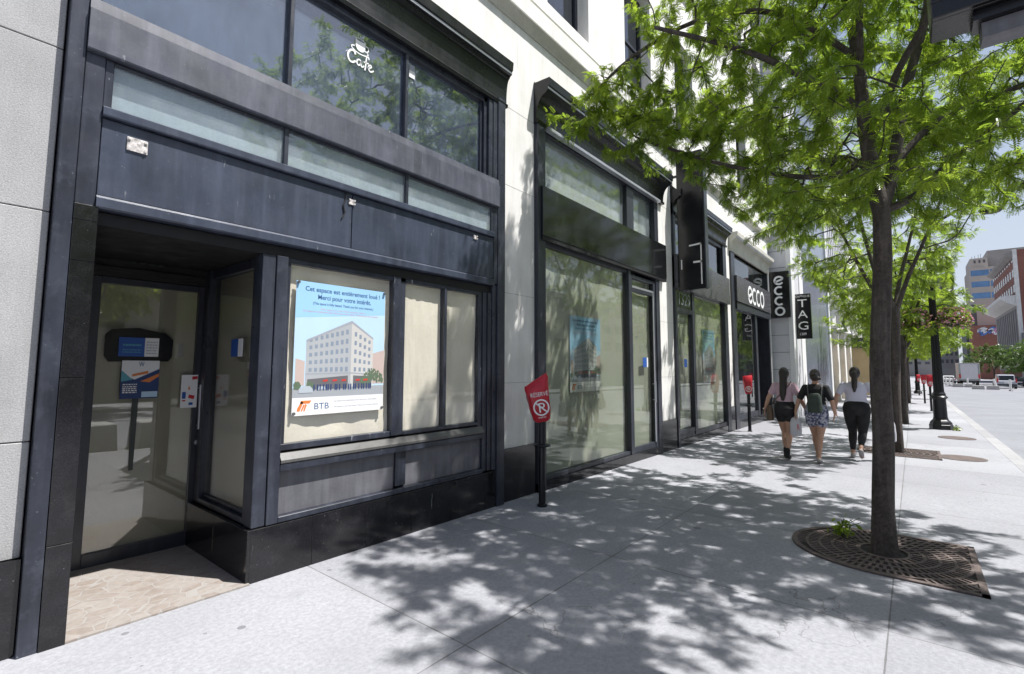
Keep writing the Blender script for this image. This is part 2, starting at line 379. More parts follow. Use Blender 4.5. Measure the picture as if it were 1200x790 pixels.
# ---------------- bay 1 : the vacant cafe
def S(name,fr,label):
    o=fr; o['label']=label; return o
f=MB()
f.box(.472,.556,3.845,4.6,-.2,5.0)                                   # outer left post
f.box(4.44,4.575,3.845,4.6,-.2,5.0)                                  # outer right post
f.box(4.375,4.438,3.855,4.2,2.62,3.66)                               # right stile of the sign block
f.box(.558,.655,3.852,4.2,2.60,3.66)                                 # left stile
# upper window jambs, stepped
for i,(a,b,y) in enumerate(((4.20,4.23,3.93),(4.235,4.285,3.90),(4.29,4.36,3.87),(4.365,4.436,3.86))): f.box(a,b,y,4.2,3.92,4.92)
f.box(.558,.62,3.88,4.2,3.92,4.92)
for x in (1.845,3.06): f.box(x-.018,x+.018,3.905,4.05,3.92,4.92)
f.box(.558,4.438,3.90,4.05,4.86,4.92)
# transom frame
for x in (1.818,3.05): f.box(x-.017,x+.017,3.853,4.05,3.25,3.56)
f.box(.656,.70,3.858,4.05,3.25,3.56).box(4.33,4.374,3.858,4.05,3.25,3.56)
f.box(.7,4.33,3.861,4.05,3.54,3.56)
F1=f.build('shopfront','frame_paint',BL,bevel=.003); F1['label']='faded black frame of the vacant shopfront nearest the left edge'
b=MB(); b.prism([(4.1,3.56),(3.82,3.565),(3.815,3.575),(3.815,3.83),(3.828,3.834),(3.835,3.91),(3.9,3.918),(4.1,3.918)],'x',.558,4.438)
b.build('fascia_band','band_paint',F1)
b=MB(); b.prism([(4.1,3.175),(3.832,3.18),(3.829,3.19),(3.829,3.235),(3.85,3.248),(4.1,3.25)],'x',.657,4.373); b.build('transom_rail','faded_paint',F1)
b=MB(); b.prism([(4.1,2.585),(3.842,2.59),(3.832,2.60),(3.832,2.655),(3.85,2.672),(4.1,2.675)],'x',.657,4.373); b.build('ledge_rail','faded_paint',F1)
for a,c in ((.66,2.436),(2.444,4.37)):
    b=MB(); b.box(a,c,3.862,3.92,2.677,3.173); b.build('fascia_panel','faded_paint',F1,bevel=.003)
b=MB(); b.box(.56,4.43,3.90,5.15,2.50,2.58); b.build('soffit','soffit',F1)
# remains of sign brackets
MT['scar']=M('plaster_scar',(.55,.52,.5),.9,var=.5,vscale=40,dirt=.6,dirtcol=(.12,.1,.09),bump=.5)
for x,z,s in ((.845,3.055,.055),(2.43,3.10,.03),(4.05,3.115,.028)):
    b=MB(); b.box(x-s,x+s,3.852,3.8615,z-s*.8,z+s*.8)
    for dx,dz in ((-.8,.7),(.8,.7),(.8,-.6)): b.lathe([(.012,0),(.012,.012)],(0,0,0),8) if False else b.box(x+s*dx-.007,x+s*dx+.007,3.844,3.852,z+s*dz*.8-.007,z+s*dz*.8+.007)
    b.build('bracket_plate','scar',F1)
b=MB(); b.tube([(2.36,3.855,3.18),(2.37,3.851,3.12),(2.345,3.854,3.05),(2.36,3.852,2.98),(2.335,3.854,2.93)],.006,6); b.build('loose_cable','soffit',F1)
# cornice with cove
def cornice(x0,x1,z0,par,mat='cornice_black',d=.2,h=.6):
    pr=[(4.2,z0),(3.85,z0),(3.84,z0+.04),(3.87,z0+.07)]
    n=7
    for i in range(n+1):
        a=rad(90*i/n); pr.append((3.87-(d-.06)*(1-math.cos(a)),z0+.08+.30*h/.6*math.sin(a)))
    zt=z0+.08+.3*h/.6
    pr+=[(3.87-d+.04,zt+.03),(3.87-d+.02,zt+.035),(3.87-d+.02,zt+.075),(3.87-d,zt+.085),(3.87-d-.01,zt+.19),(3.87-d+.0,zt+.2),(4.2,zt+.215)]
    m=MB(); m.prism(pr,'x',x0,x1); o=m.build('cornice',mat,par)
    m=MB(); m.box(x0-.001,x1+.001,3.87-d+.014,3.87-d+.02,zt+.045,zt+.072); m.build('cornice_fillet','alu_trim',par); return o
cornice(.45,4.62,4.92,F1,d=.11)
for a,c in ((.62,1.827),(1.863,3.042),(3.078,4.20)):
    b=MB(); b.box(a,c,3.955,3.963,3.918,4.86); b.build('upper_pane','glass_dusty',F1)
for a,c in ((.70,1.80),(1.836,3.032),(3.068,4.33)):
    b=MB(); b.box(a,c,3.876,3.884,3.25,3.54); b.build('transom_pane','glass_transom',F1)
b=MB(); b.box(.6,4.42,3.91,3.94,3.251,3.559); b.build('transom_backing','board',F1)
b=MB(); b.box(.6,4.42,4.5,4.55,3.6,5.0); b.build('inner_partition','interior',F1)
# window zone between the corner post and the right pillar
f=MB()
f.box(1.69,1.79,3.885,4.02,.41,2.50).box(1.795,1.885,3.872,4.0,.41,2.50)         # corner post
f.box(4.17,4.23,3.91,4.1,.86,2.50).box(4.235,4.30,3.895,4.1,.42,2.50).box(4.305,4.365,3.88,4.1,.42,2.50).box(4.37,4.438,3.865,4.1,.42,2.6)
f.box(2.945,3.025,3.885,4.0,.96,2.50).box(3.03,3.095,3.90,4.0,.96,2.50)
f.box(3.62,3.66,3.895,4.0,.985,2.47)
f.box(1.887,4.168,3.90,4.0,2.46,2.50).box(1.887,1.925,3.905,4.0,1.0,2.46)
f.box(1.887,2.944,3.90,4.0,.955,1.005).box(3.096,4.168,3.90,4.0,.955,.99)
f.box(1.887,4.234,3.868,4.0,.80,.855)
f.box(3.02,3.14,3.90,4.0,.475,.80)
f.box(1.887,4.234,3.872,4.0,.41,.455)
F1b=f.build('window_frame','frame_paint',BL,bevel=.004)
b=MB(); b.prism([(4.0,.857),(3.868,.858),(3.862,.865),(3.862,.885),(3.90,.935),(4.0,.952)],'x',1.888,4.233); b.build('sill','sill_metal',F1b)
for a,c in ((1.888,3.018),(3.142,4.233)):
    b=MB(); b.box(a,c,3.93,3.98,.457,.798); b.build('lower_panel','lower_panel',F1b)
for a,c,z in ((1.926,2.944,1.006),(3.097,3.619,.991),(3.661,4.168,.991)):
    b=MB(); b.box(a,c,3.935,3.942,z,2.459); b.build('pane','glass',F1b)
b=MB()
xs=[1.682,2.168,2.68,3.193,3.72,4.25,4.437]
for a,c in zip(xs,xs[1:]): b.box(a+.0015,c-.0015,3.862,4.1,-.2,.405)
ys=[3.8635,4.5,5.1]
for a,c in zip(ys,ys[1:]): b.box(1.66,1.80,a+.0015,c-.0015,-.2,.404)
o=b.build('plinth','black_granite',BL,bevel=.002); o['label']='polished black granite plinth under the papered window'
# granite jamb left of the door
b=MB()
zs=[.0,.60,1.55,2.25,2.50,2.598]
for a,c in zip(zs,zs[1:]): b.box(.558,.672,3.838,5.1,(a if a else -.2)+.0015,c-.0015)
b.build('door_jamb','black_granite',BL,bevel=.002)
# recess: side window, ceiling wall, door
f=MB()
f.box(1.70,1.79,4.0,4.07,.41,2.5).box(1.70,1.79,4.98,5.1,.41,2.5).box(1.70,1.79,4.072,4.978,.41,.455).box(1.72,1.79,4.072,4.978,2.42,2.5)
f.box(1.735,1.79,4.09,4.96,.457,.49)
SW=f.build('side_window','frame_paint',BL,bevel=.003); SW['label']='narrow side window in the door recess'
b=MB(); b.box(1.75,1.757,4.072,4.978,.49,2.42); b.build('pane','glass_door',SW)
f=MB(); f.box(.672,.88,5.10,5.2,-.1,2.6).box(1.75,1.86,5.10,5.2,-.1,2.6).box(.88,1.75,5.10,5.2,2.36,2.6).box(.67,1.86,5.07,5.1,2.40,2.44)
DF=f.build('door_frame','soffit',BL,bevel=.003)
b=MB(); put_text(b,'1333',(1.14,5.064,2.485),(1,0,0),(0,0,1),.22,.07)
MT['dim_number']=M('dull_number',(.035,.045,.04),.5,fine=0); b.build('door_number','dim_number',DF)
f=MB(); f.box(.885,.95,5.105,5.155,.03,2.355).box(1.66,1.745,5.105,5.155,.03,2.355).box(.95,1.66,5.105,5.155,.03,.145).box(.95,1.66,5.105,5.155,2.30,2.355)
DR=f.build('door','dark_paint',BL,bevel=.003); DR['label']='black framed glass door set back in the recess'
b=MB(); b.box(.95,1.66,5.125,5.133,.145,2.30); b.build('pane','glass_door',DR)
b=MB(); b.tube([(1.70,5.06,1.05),(1.70,5.06,1.45)],.012,10).tube([(1.70,5.06,1.08),(1.70,5.105,1.08)],.008,8).tube([(1.70,5.06,1.42),(1.70,5.105,1.42)],.008,8)
b.build('handle','alu_trim',DR,smooth=True)
b=MB(); b.tube([(1.705,5.09,.93),(1.705,5.106,.93)],.022,14).tube([(1.72,5.09,1.62),(1.72,5.106,1.62)],.018,12).tube([(1.72,5.09,1.55),(1.72,5.106,1.55)],.012,12); b.build('lock','alu_trim',DR,smooth=True)
def flagstone():
    t=NT('flagstone'); p=t.n('ShaderNodeBsdfPrincipled'); t.l(p.outputs[0],t.out.inputs[0]); co=t.co()
    mp=t.n('ShaderNodeMapping'); mp.inputs['Scale'].default_value=(1,1.25,0); mp.inputs['Rotation'].default_value=(0,0,.5); t.l(co,mp.inputs[0])
    v=t.n('ShaderNodeTexVoronoi',feature='DISTANCE_TO_EDGE'); v.inputs['Scale'].default_value=9; t.l(mp.outputs[0],v.inputs['Vector'])
    c=t.n('ShaderNodeTexVoronoi'); c.inputs['Scale'].default_value=9; t.l(mp.outputs[0],c.inputs['Vector'])
    se=t.n('ShaderNodeSeparateColor'); t.l(c.outputs['Color'],se.inputs[0])
    k=t.ramp(se.outputs[0],0,1,(.255,.215,.188,1),(.315,.285,.26,1)); k=t.mix(1,k,t.ramp(t.noise(co,25,4),.3,.7,(.85,.85,.85,1),(1.1,1.1,1.1,1)),'MULTIPLY')
    e=t.ramp(v.outputs['Distance'],.02,.05); k=t.mix(t.ramp(t.noise(co,3,3),.45,.65,(0,0,0,1),(.5,.5,.5,1)),k,(.32,.30,.28)); k=t.mix(e,(.315,.30,.285),k)
    t.l(k,p.inputs['Base Color']); p.inputs['Roughness'].default_value=.7; t.l(t.bump(e,.4,.004),p.inputs['Normal']); return t.m
MT['flagstone']=flagstone()
b=MB(); cs=((.672,3.84),(1.682,3.84),(1.682,5.15),(.672,5.15))
b.raw([(x,y,-.1) for x,y in cs]+[(x,y,gz(x)+.012) for x,y in cs],[(3,2,1,0),(4,5,6,7),(0,1,5,4),(1,2,6,5),(2,3,7,6),(3,0,4,7)])
b.build('doorstep','flagstone',BL)
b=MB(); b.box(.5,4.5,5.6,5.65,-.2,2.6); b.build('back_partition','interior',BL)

# ---------------- bay 2
f=MB()
f.box(5.285,5.47,3.86,4.3,-.2,5.03)
f.box(9.24,9.415,3.86,4.3,-.2,5.03)
f.box(8.055,8.145,3.87,4.1,.1,3.40)
f.box(8.06,8.34,3.885,4.1,4.1,5.0)
f.box(5.47,9.24,3.90,4.1,4.94,5.0).box(5.47,8.055,3.90,4.05,3.31,3.42)
f.box(5.47,8.055,3.89,4.1,.10,.16)
F2=f.build('shopfront','dark_paint',BL,bevel=.004); F2['label']='black shopfront with large tinted window left of the white pilaster'
b=MB(); b.box(5.36,9.72,3.825,3.90,3.42,4.12); b.build('fascia_panel','black_gloss',F2,bevel=.006)
b=MB(); b.box(5.36,9.72,3.835,3.90,3.36,3.418); b.build('fascia_soffit','soffit',F2)
cornice(5.27,9.74,5.0,F2,d=.22)
b=MB(); b.prism([(3.86,5.0),(3.80,5.0),(3.79,4.985),(3.79,4.95),(3.86,4.94)],'x',5.47,9.41); b.build('drip_mould','alu_trim',F2)
b=MB(); b.box(5.285,9.415,3.865,4.1,-.25,.10); b.build('plinth','black_granite',F2)
for a,c in ((5.47,8.06),(8.34,9.24)):
    b=MB(); b.box(a,c,3.955,3.963,4.12,4.94); b.build('upper_pane','glass_transom',F2)
b=MB(); b.box(5.4,9.3,4.02,4.05,4.05,5.0); b.build('transom_backing','grey_paper',F2)
b=MB(); b.box(5.47,8.055,3.935,3.943,.16,3.31); b.build('pane','glass_green',F2)
f=MB(); f.box(8.147,8.20,3.88,3.95,.06,3.30).box(9.14,9.238,3.88,3.95,.06,3.30).box(8.20,9.14,3.88,3.95,3.0,3.06).box(8.20,9.14,3.88,3.95,3.24,3.30).box(8.20,9.14,3.89,3.94,.06,.2)
D2=f.build('door','dark_paint',BL,bevel=.003); D2['label']='tall black framed glass door right of the tinted window'
f=MB(); f.box(8.20,9.14,3.875,3.885,3.062,3.10).box(9.10,9.14,3.872,3.882,.2,3.06); f.build('trim','alu_trim',D2)
b=MB(); b.box(8.20,9.14,3.925,3.933,.2,3.0).box(8.20,9.14,3.925,3.933,3.06,3.24); b.build('pane','glass_green',D2)
b=MB(); b.tube([(9.05,3.83,.95),(9.05,3.83,1.35)],.012,8).tube([(9.05,3.83,1.0),(9.05,3.89,1.0)],.008,6).tube([(9.05,3.83,1.3),(9.05,3.89,1.3)],.008,6).tube([(9.05,3.85,2.3),(9.12,3.87,2.3)],.01,6); b.build('handle','alu_trim',D2,smooth=True)

# ---------------- bay 3
f=MB()
f.box(10.27,10.38,3.87,4.3,-.2,5.2).box(13.86,14.15,3.87,4.3,-.2,5.2).box(11.35,11.50,3.88,4.1,.1,3.4)
f.box(10.38,13.86,3.90,4.05,4.86,5.0).box(10.38,13.86,3.90,4.1,.08,.18).box(10.38,11.35,3.89,4.0,2.82,2.92).box(10.38,11.35,3.89,4.0,.18,.28).box(12.1,12.18,3.9,4.05,4.05,4.86)
F3=f.build('shopfront','dark_paint',BL,bevel=.004); F3['label']='black shopfront behind the projecting black sign'
b=MB(); b.box(10.27,14.15,3.80,3.92,3.33,4.05); b.build('fascia_panel','purple_grey',F3,bevel=.004)
cornice(10.27,14.2,4.95,F3,d=.18,h=.5)
b=MB(); b.box(10.27,14.15,3.88,4.1,-.25,.08); b.build('plinth','black_granite',F3)
b=MB(); b.box(10.38,12.1,3.955,3.963,4.05,4.86).box(12.18,13.86,3.955,3.963,4.05,4.86); b.build('upper_pane','upper_glass',F3)
b=MB(); b.box(11.50,13.86,3.935,3.943,.18,3.33); b.build('pane','glass_green',F3)
b=MB(); b.box(10.38,11.35,3.935,3.943,.28,2.82); b.build('door_pane','glass_green',F3)
b=MB(); b.box(10.38,11.35,3.90,3.95,2.92,3.33); b.build('number_panel','black_gloss',F3)
b=MB(); put_text(b,'1329',(10.56,3.897,2.99),(1,0,0),(0,0,1),.70,.28)
MT['grey_letter']=M('grey_letter',(.16,.19,.19),.5,fine=0); b.build('door_number','grey_letter',F3)
# ---------------- bay 4
f=MB()
f.box(14.63,15.0,3.87,4.3,-.2,5.2).box(19.12,19.275,3.87,4.3,-.2,5.2).box(17.22,17.45,3.88,4.2,.1,3.5)
f.box(15.0,19.12,3.90,4.05,4.95,5.1).box(15.0,17.22,3.89,4.1,.1,.25)
F4=f.build('shopfront','dark_paint',BL,bevel=.004); F4['label']='black shopfront of the shoe shop at the far end'
b=MB(); b.box(14.9,19.2,3.80,3.92,3.52,4.28); b.build('fascia_panel','purple_grey',F4,bevel=.004)
b=MB(); b.box(14.95,19.2,3.83,4.0,3.30,3.50); b.build('head_beam','dark_paint',F4)
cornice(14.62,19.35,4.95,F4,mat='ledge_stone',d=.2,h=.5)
b=MB(); b.box(15.0,19.1,3.955,3.963,4.28,4.95); b.build('upper_pane','glass_dark',F4)
b=MB(); b.box(15.0,17.22,3.935,3.943,.25,3.30); b.build('pane','glass_dark',F4)
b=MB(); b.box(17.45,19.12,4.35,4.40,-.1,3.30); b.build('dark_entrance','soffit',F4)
b=MB(); b.box(14.63,19.275,3.88,4.1,-.25,.1); b.build('plinth','black_granite',F4)
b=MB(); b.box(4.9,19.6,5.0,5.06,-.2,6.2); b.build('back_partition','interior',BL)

# round letters of the shoe shop name, drawn as ribbons
def round_word(mb,O,U,V,h,gap,vertical=False,wd=.17):
    r=.5; cx=0; cy=0
    for i,ch in enumerate('ecco'):
        if ch=='o': st=[arc(cx,cy,r-wd/2,r-wd/2,0,360,28)]
        elif ch=='c': st=[arc(cx,cy,r-wd/2,r-wd/2,50,310,24)]
        else: st=[arc(cx,cy,r-wd/2,r-wd/2,20,325,26),[(cx-(r-wd/2)*.95,cy-.16),(cx+(r-wd/2)*.95,cy+.13)]]
        for p in st: stroke(mb,[(a*h,b*h) for a,b in p],wd*h,O,U,V)
        if vertical: cy-=gap
        else: cx+=gap
b=MB(); round_word(b,(16.35,3.795,3.86),(1,0,0),(0,0,1),.56,.92); b.build('lettering','letter_white',F4)

# ------------------------------------------------------------------ paper behind the windows
def paper(x0,x1,y,z0,z1,mat,label,group,wob=.006,topw=0):
    m=MB(); nx,nz=14,18; vs=[]
    for s in (0,.004):
        for i in range(nx+1):
            for k in range(nz+1):
                x=x0+(x1-x0)*i/nx; z=z0+(z1-z0)*k/nz
                d=wob*(math.sin(x*7+z*3)+math.sin(z*5-x*11+1)+abs(math.sin(x*9-z*2.3))*1.2+random.uniform(-.8,.8))
                vs.append((x,y+s+d,z+(topw*math.sin(x*17)+topw*.6*math.sin(x*31+1) if k==nz else 0)))
    # front and back sheets with shared rim
    N=(nx+1)*(nz+1); fs=[]
    idx=lambda i,k:i*(nz+1)+k
    for i in range(nx):
        for k in range(nz):
            q=(idx(i,k),idx(i+1,k),idx(i+1,k+1),idx(i,k+1)); fs+= [q,tuple(N+a for a in q[::-1])]
    m.raw(vs,fs); o=m.build('window_paper',mat,None,loc=(x0,y,z0),smooth=True,recalc=False)
    return tag(o,label,'paper',group)
paper(1.9,2.96,3.96,.97,2.49,'paper','creased kraft paper behind the poster in the cafe window','paper sheets masking the windows')
paper(3.08,3.275,3.955,.96,2.49,'paper','narrow strip of kraft paper overlapping the next sheet beside the wide mullion','paper sheets masking the windows',.004,.01)
paper(3.27,3.64,3.962,.96,2.49,'paper','kraft paper in the middle narrow window of the cafe','paper sheets masking the windows',.004,.012)
paper(3.64,4.2,3.960,.96,2.49,'paper','kraft paper in the narrow cafe window next to the right pillar','paper sheets masking the windows',.004,.012)
paper(.93,1.69,5.17,.08,2.33,'door_paper','kraft paper covering the inside of the recessed cafe door','paper sheets masking the windows',.004)
m=MB(); m.box(1.80,1.806,4.05,5.0,.45,2.45); tag(m.build('window_paper','door_paper',None,loc=(1.8,4.5,.45)),'kraft paper behind the side window of the door recess','paper','paper sheets masking the windows')
paper(5.44,8.07,3.99,.12,3.33,'grey_paper','grey green lining behind the large tinted shop window','paper sheets masking the windows',.003)
paper(8.18,9.16,3.98,.12,3.25,'grey_paper','grey green lining behind the tall glass door','paper sheets masking the windows',.003)
paper(10.38,11.36,3.99,.12,2.85,'grey_paper','grey lining behind the glass door under the number panel','paper sheets masking the windows',.003)
paper(11.48,13.88,3.99,.12,3.35,'grey_paper','grey lining behind the shop window beyond the projecting sign','paper sheets masking the windows',.003)
# ------------------------------------------------------------------ posters and notices
def flatmat(n,c,r=.5): MT[n]=M(n,c,r,var=.04,fine=0); return n
for n,c in dict(p_sky=(.33,.58,.82),p_sky2=(.50,.68,.84),p_blue=(.03,.10,.25),p_red=(.62,.22,.22),p_wall=(.58,.57,.55),p_wall2=(.42,.44,.46),p_win=(.24,.29,.36),p_dark=(.14,.14,.15),p_tree=(.12,.17,.11),
  p_road=(.36,.38,.41),p_orange=(.72,.22,.06),p_car=(.45,.5,.55),p_pink=(.55,.44,.40),p_navy=(.015,.045,.16),p_cobalt=(.02,.09,.36),p_teal=(.1,.35,.42),p_grey=(.35,.37,.42),p_redsign=(.6,.05,.04)).items(): flatmat(n,c)
def poster(O,w,h,label,tone=1.0,group=None,short=False):
    """leasing poster: O lower left on the glass, facing the street"""
    p=thing('poster',label,'poster',O,group); eps=[0]; acc={}
    U,V=(1,0,0),(0,0,1)
    nm_text=lambda n:n in('headline','red_text')
    def lay(name,mat,fn):
        eps[0]+=1; nm='lettering' if name in ('headline','red_text','caption_text','logo_text') else 'picture_print'
        m=acc.setdefault(nm,(MB(),[]))[0]; n0=len(m.f); fn(m,(O[0],O[1]-(.0007 if nm_text(name) else .00022*eps[0])-.002,O[2])); acc[nm][1].append((mat,len(m.f)-n0))
    P=lambda *q:[(a*w,b*h) for a,b in q]
    m=MB(); m.box(O[0],O[0]+w,O[1]-.002,O[1],O[2],O[2]+h); m.build('sheet','white',p)
    lay('sky_print','p_sky2',lambda m,o:flat(m,P((0,.13),(1,.13),(1,1),(0,1)),o,U,V))
    lay('upper_sky_print','p_sky',lambda m,o:flat(m,P((0,.72),(1,.80),(1,1),(0,1)),o,U,V)) if not short else lay('upper_sky_print','p_sky',lambda m,o:flat(m,P((0,.55),(1,.55),(1,1),(0,1)),o,U,V))
    lay('street_print','p_road',lambda m,o:flat(m,P((0,.13),(1,.13),(1,.205),(0,.20)),o,U,V))
    lay('side_building_print','p_pink',lambda m,o:(flat(m,P((.02,.22),(.11,.22),(.11,.40),(.02,.42)),o,U,V),flat(m,P((.86,.22),(1,.22),(1,.50),(.86,.47)),o,U,V)))
    lay('building_print','p_wall2',lambda m,o:flat(m,P((.12,.2),(.60,.2),(.60,.73),(.12,.56)),o,U,V))
    lay('building_front_print','p_wall',lambda m,o:flat(m,P((.60,.2),(.86,.2),(.86,.60),(.60,.73)),o,U,V))
    def wins(m,o):
        for c in range(8):
            for r in range(5):
                x=.15+c*.055; t=(x-.12)/.48; base=.32+(r)*(.055+.022*t); hh=.028+.014*t
                flat(m,P((x,base),(x+.03,base+.002),(x+.03,base+hh),(x,base+hh)),o,U,V)
        for c in range(4):
            for r in range(5):
                x=.635+c*.055; t=(.86-x)/.26; base=.32+r*(.052+.022*t); hh=.026+.012*t
                flat(m,P((x,base),(x+.028,base),(x+.028,base+hh),(x,base+hh)),o,U,V)
    lay('windows_print','p_win',wins)
    lay('moulding_print','p_grey',lambda m,o:(flat(m,P((.12,.545),(.60,.71),(.60,.73),(.12,.56)),o,U,V),flat(m,P((.60,.71),(.86,.585),(.86,.60),(.60,.73)),o,U,V),flat(m,P((.12,.30),(.60,.305),(.60,.315),(.12,.31)),o,U,V),flat(m,P((.60,.305),(.86,.29),(.86,.30),(.60,.315)),o,U,V)))
    lay('shopfronts_print','p_dark',lambda m,o:(flat(m,P((.14,.19),(.57,.19),(.57,.29),(.14,.265)),o,U,V),flat(m,P((.63,.19),(.85,.19),(.85,.28),(.63,.29)),o,U,V)))
    def trees(m,o):
        rr=random.Random(4)
        for cx,cy,r in ((.80,.27,.06),(.86,.30,.06),(.92,.28,.06),(.75,.25,.04),(.98,.25,.03),(.04,.22,.03),(.17,.22,.03)):
            for q in range(60):
                an=rr.random()*6.3; d=r*rr.random()**.6; e=.006+.008*rr.random(); px_,py_=cx+d*math.cos(an),cy+.75*d*math.sin(an)
                if px_<.985: flat(m,P(*[(px_+e*(.6+.6*rr.random())*math.cos(k*1.05),py_+e*(.6+.6*rr.random())*math.sin(k*1.05)) for k in range(6)]),(o[0],o[1]-rr.random()*.00018,o[2]),U,V)
    lay('trees_print','p_tree',trees); eps[0]+=1
    lay('cars_print','p_car',lambda m,o:(flat(m,P((.06,.165),(.2,.165),(.2,.19),(.17,.215),(.1,.215),(.06,.195)),o,U,V),flat(m,P((.25,.185),(.33,.185),(.32,.21),(.26,.21)),o,U,V)))
    rr=random.Random(3)
    lay('people_print','p_navy',lambda m,o:[flat(m,P((x,.18),(x+.012,.18),(x+.012,.225),(x,.225)),o,U,V) for x in [.2+.03*k+rr.random()*.02 for k in range(22)]])
    lay('shop_signs_print','p_redsign',lambda m,o:[flat(m,P((x,.245),(x+.05,.248),(x+.05,.262),(x,.259)),o,U,V) for x in (.3,.4,.5,.66,.75)])
    lay('caption_strip','white',lambda m,o:flat(m,P((0,0),(1,0),(1,.13),(0,.13)),o,U,V))
    lay('logo_mark','p_orange',lambda m,o:[flat(m,P(*q),o,U,V) for q in (((.05,.03),(.075,.03),(.11,.095),(.09,.105),(.05,.05)),((.085,.03),(.10,.03),(.125,.075),(.11,.08)),((.11,.03),(.125,.03),(.145,.075),(.13,.085)),((.075,.085),(.17,.085),(.19,.108),(.085,.108)))])
    lay('logo_text','p_blue',lambda m,o:put_text(m,'BTB',(o[0]+.22*w,o[1],o[2]+.04*h),U,V,.15*w,.045*h))
    def small(m,o):
        for k,(sx,ww) in enumerate((('Cet espace est entièrement loué. Merci pour votre intérêt.',.5),('www.',.0),('This space is now fully leased. Thank you for your interest.',.52))):
            if ww: put_text(m,sx,(o[0]+.42*w,o[1],o[2]+(.085-.022*k)*h),U,V,ww*w,.016*h)
    eps[0]+=0; lay('caption_text','p_grey',small)
    def head(m,o):
        put_text(m,'Cet espace est entièrement loué !',(o[0]+.09*w,o[1],o[2]+.918*h),U,V,.84*w,.048*h)
        put_text(m,'Merci pour votre intérêt.',(o[0]+.22*w,o[1],o[2]+.862*h),U,V,.6*w,.048*h)
        put_text(m,'(This space is fully leased. Thank you for your interest.)',(o[0]+.17*w,o[1],o[2]+.825*h),U,V,.68*w,.026*h)
    BOLD[0]=.022; lay('headline','p_blue',head); BOLD[0]=0
    def red(m,o):
        put_text(m,'This space is now fully leased. Merci',(o[0]+.25*w,o[1],o[2]+.79*h),U,V,.5*w,.014*h)
        put_text(m,'Cet espace est entièrement loué. Merci pour votre intérêt. Thank you for your interest.',(o[0]+.07*w,o[1],o[2]+.768*h),U,V,.84*w,.016*h)
    lay('red_text','p_red',red)
    for nm,(m,ms) in acc.items():
        o=m.build(nm,ms[0][0],p,recalc=False); o.data.materials.clear(); names=sorted({a for a,b in ms}); ix=[]
        for a in names: o.data.materials.append(MT[a])
        for a,b in ms: ix+=[names.index(a)]*b
        o.data.polygons.foreach_set('material_index',ix)
    return p
poster((1.985,3.93,1.215),.885,1.12,'large leasing poster with a corner building picture on the papered cafe window','poster')
poster((6.24,3.974,1.24),.93,1.16,'smaller looking blue leasing poster on the large tinted shop window','poster',short=True)
poster((12.25,3.974,1.25),.95,1.3,'blue leasing poster in the shop window beyond the projecting sign','poster',short=True)
# grommets
pn=bpy.data.objects['poster']
b=MB()
for x,z in ((2.0,2.32),(2.855,2.32),(2.0,1.235),(2.855,1.235)): b.tube([(x,3.924,z),(x,3.909,z)],.012,10)
b.build('grommet','sill_metal',pn)

def notice(name,label,cat,box,mat,parts,group=None):
    x0,x1,y,z0,z1=box
    t=thing(name,label,cat,(x0,y,z0),group); m=MB(); m.box(x0,x1,y-.003,y,z0,z1); m.build('sheet',mat,t)
    for k,(nm,mt,fn) in enumerate(parts):
        m=MB(); fn(m,(x0,y-.0045-.001*k,z0),x1-x0,z1-z0); m.build(nm,mt,t,recalc=False)
    return t
U,V=(1,0,0),(0,0,1)
def rows(m,o,w,h,ys,x0,x1,t=.02,seed=1):
    r=random.Random(seed)
    for y in ys:
        x=x0
        while x<x1:
            L=.03+.05*r.random(); flat(m,[(x*w,y*h),(min(x+L,x1)*w,y*h),(min(x+L,x1)*w,(y+t)*h),(x*w,(y+t)*h)],o,U,V); x+=L+.02
t=thing('notice_board','black hooded shape taped inside the recessed door around a blue notice','board',(1.0,5.12,1.66))
m=MB(); m.prism([(1.0,1.70),(1.03,1.655),(1.45,1.66),(1.475,1.70),(1.48,1.85),(1.42,1.905),(1.22,1.945),(1.04,1.925),(1.0,1.88)],'y',5.118,5.122); m.build('backing_sheet','black_sign',t)
m=MB(); m.prism([(1.205,1.66),(1.255,1.655),(1.245,.75),(1.215,.75)],'y',5.1185,5.1215); m.build('tape_strip','dim_number',t)
notice('notice','blue and white notice on the black board in the recessed door','notice',(1.09,1.37,5.112,1.70,1.86),'p_cobalt',[
 ('white_side','white',lambda m,o,w,h:flat(m,[(w*.64,0),(w,0),(w,h),(w*.64,h)],o,U,V)),
 ('print_lines','p_teal',lambda m,o,w,h:rows(m,o,w,h,(.2,.32,.55,.6),.1,.56,.05)),
 ('grey_lines','p_grey',lambda m,o,w,h:rows(m,o,w,h,(.15,.3,.45,.6,.75),.68,.96,.05,3))])
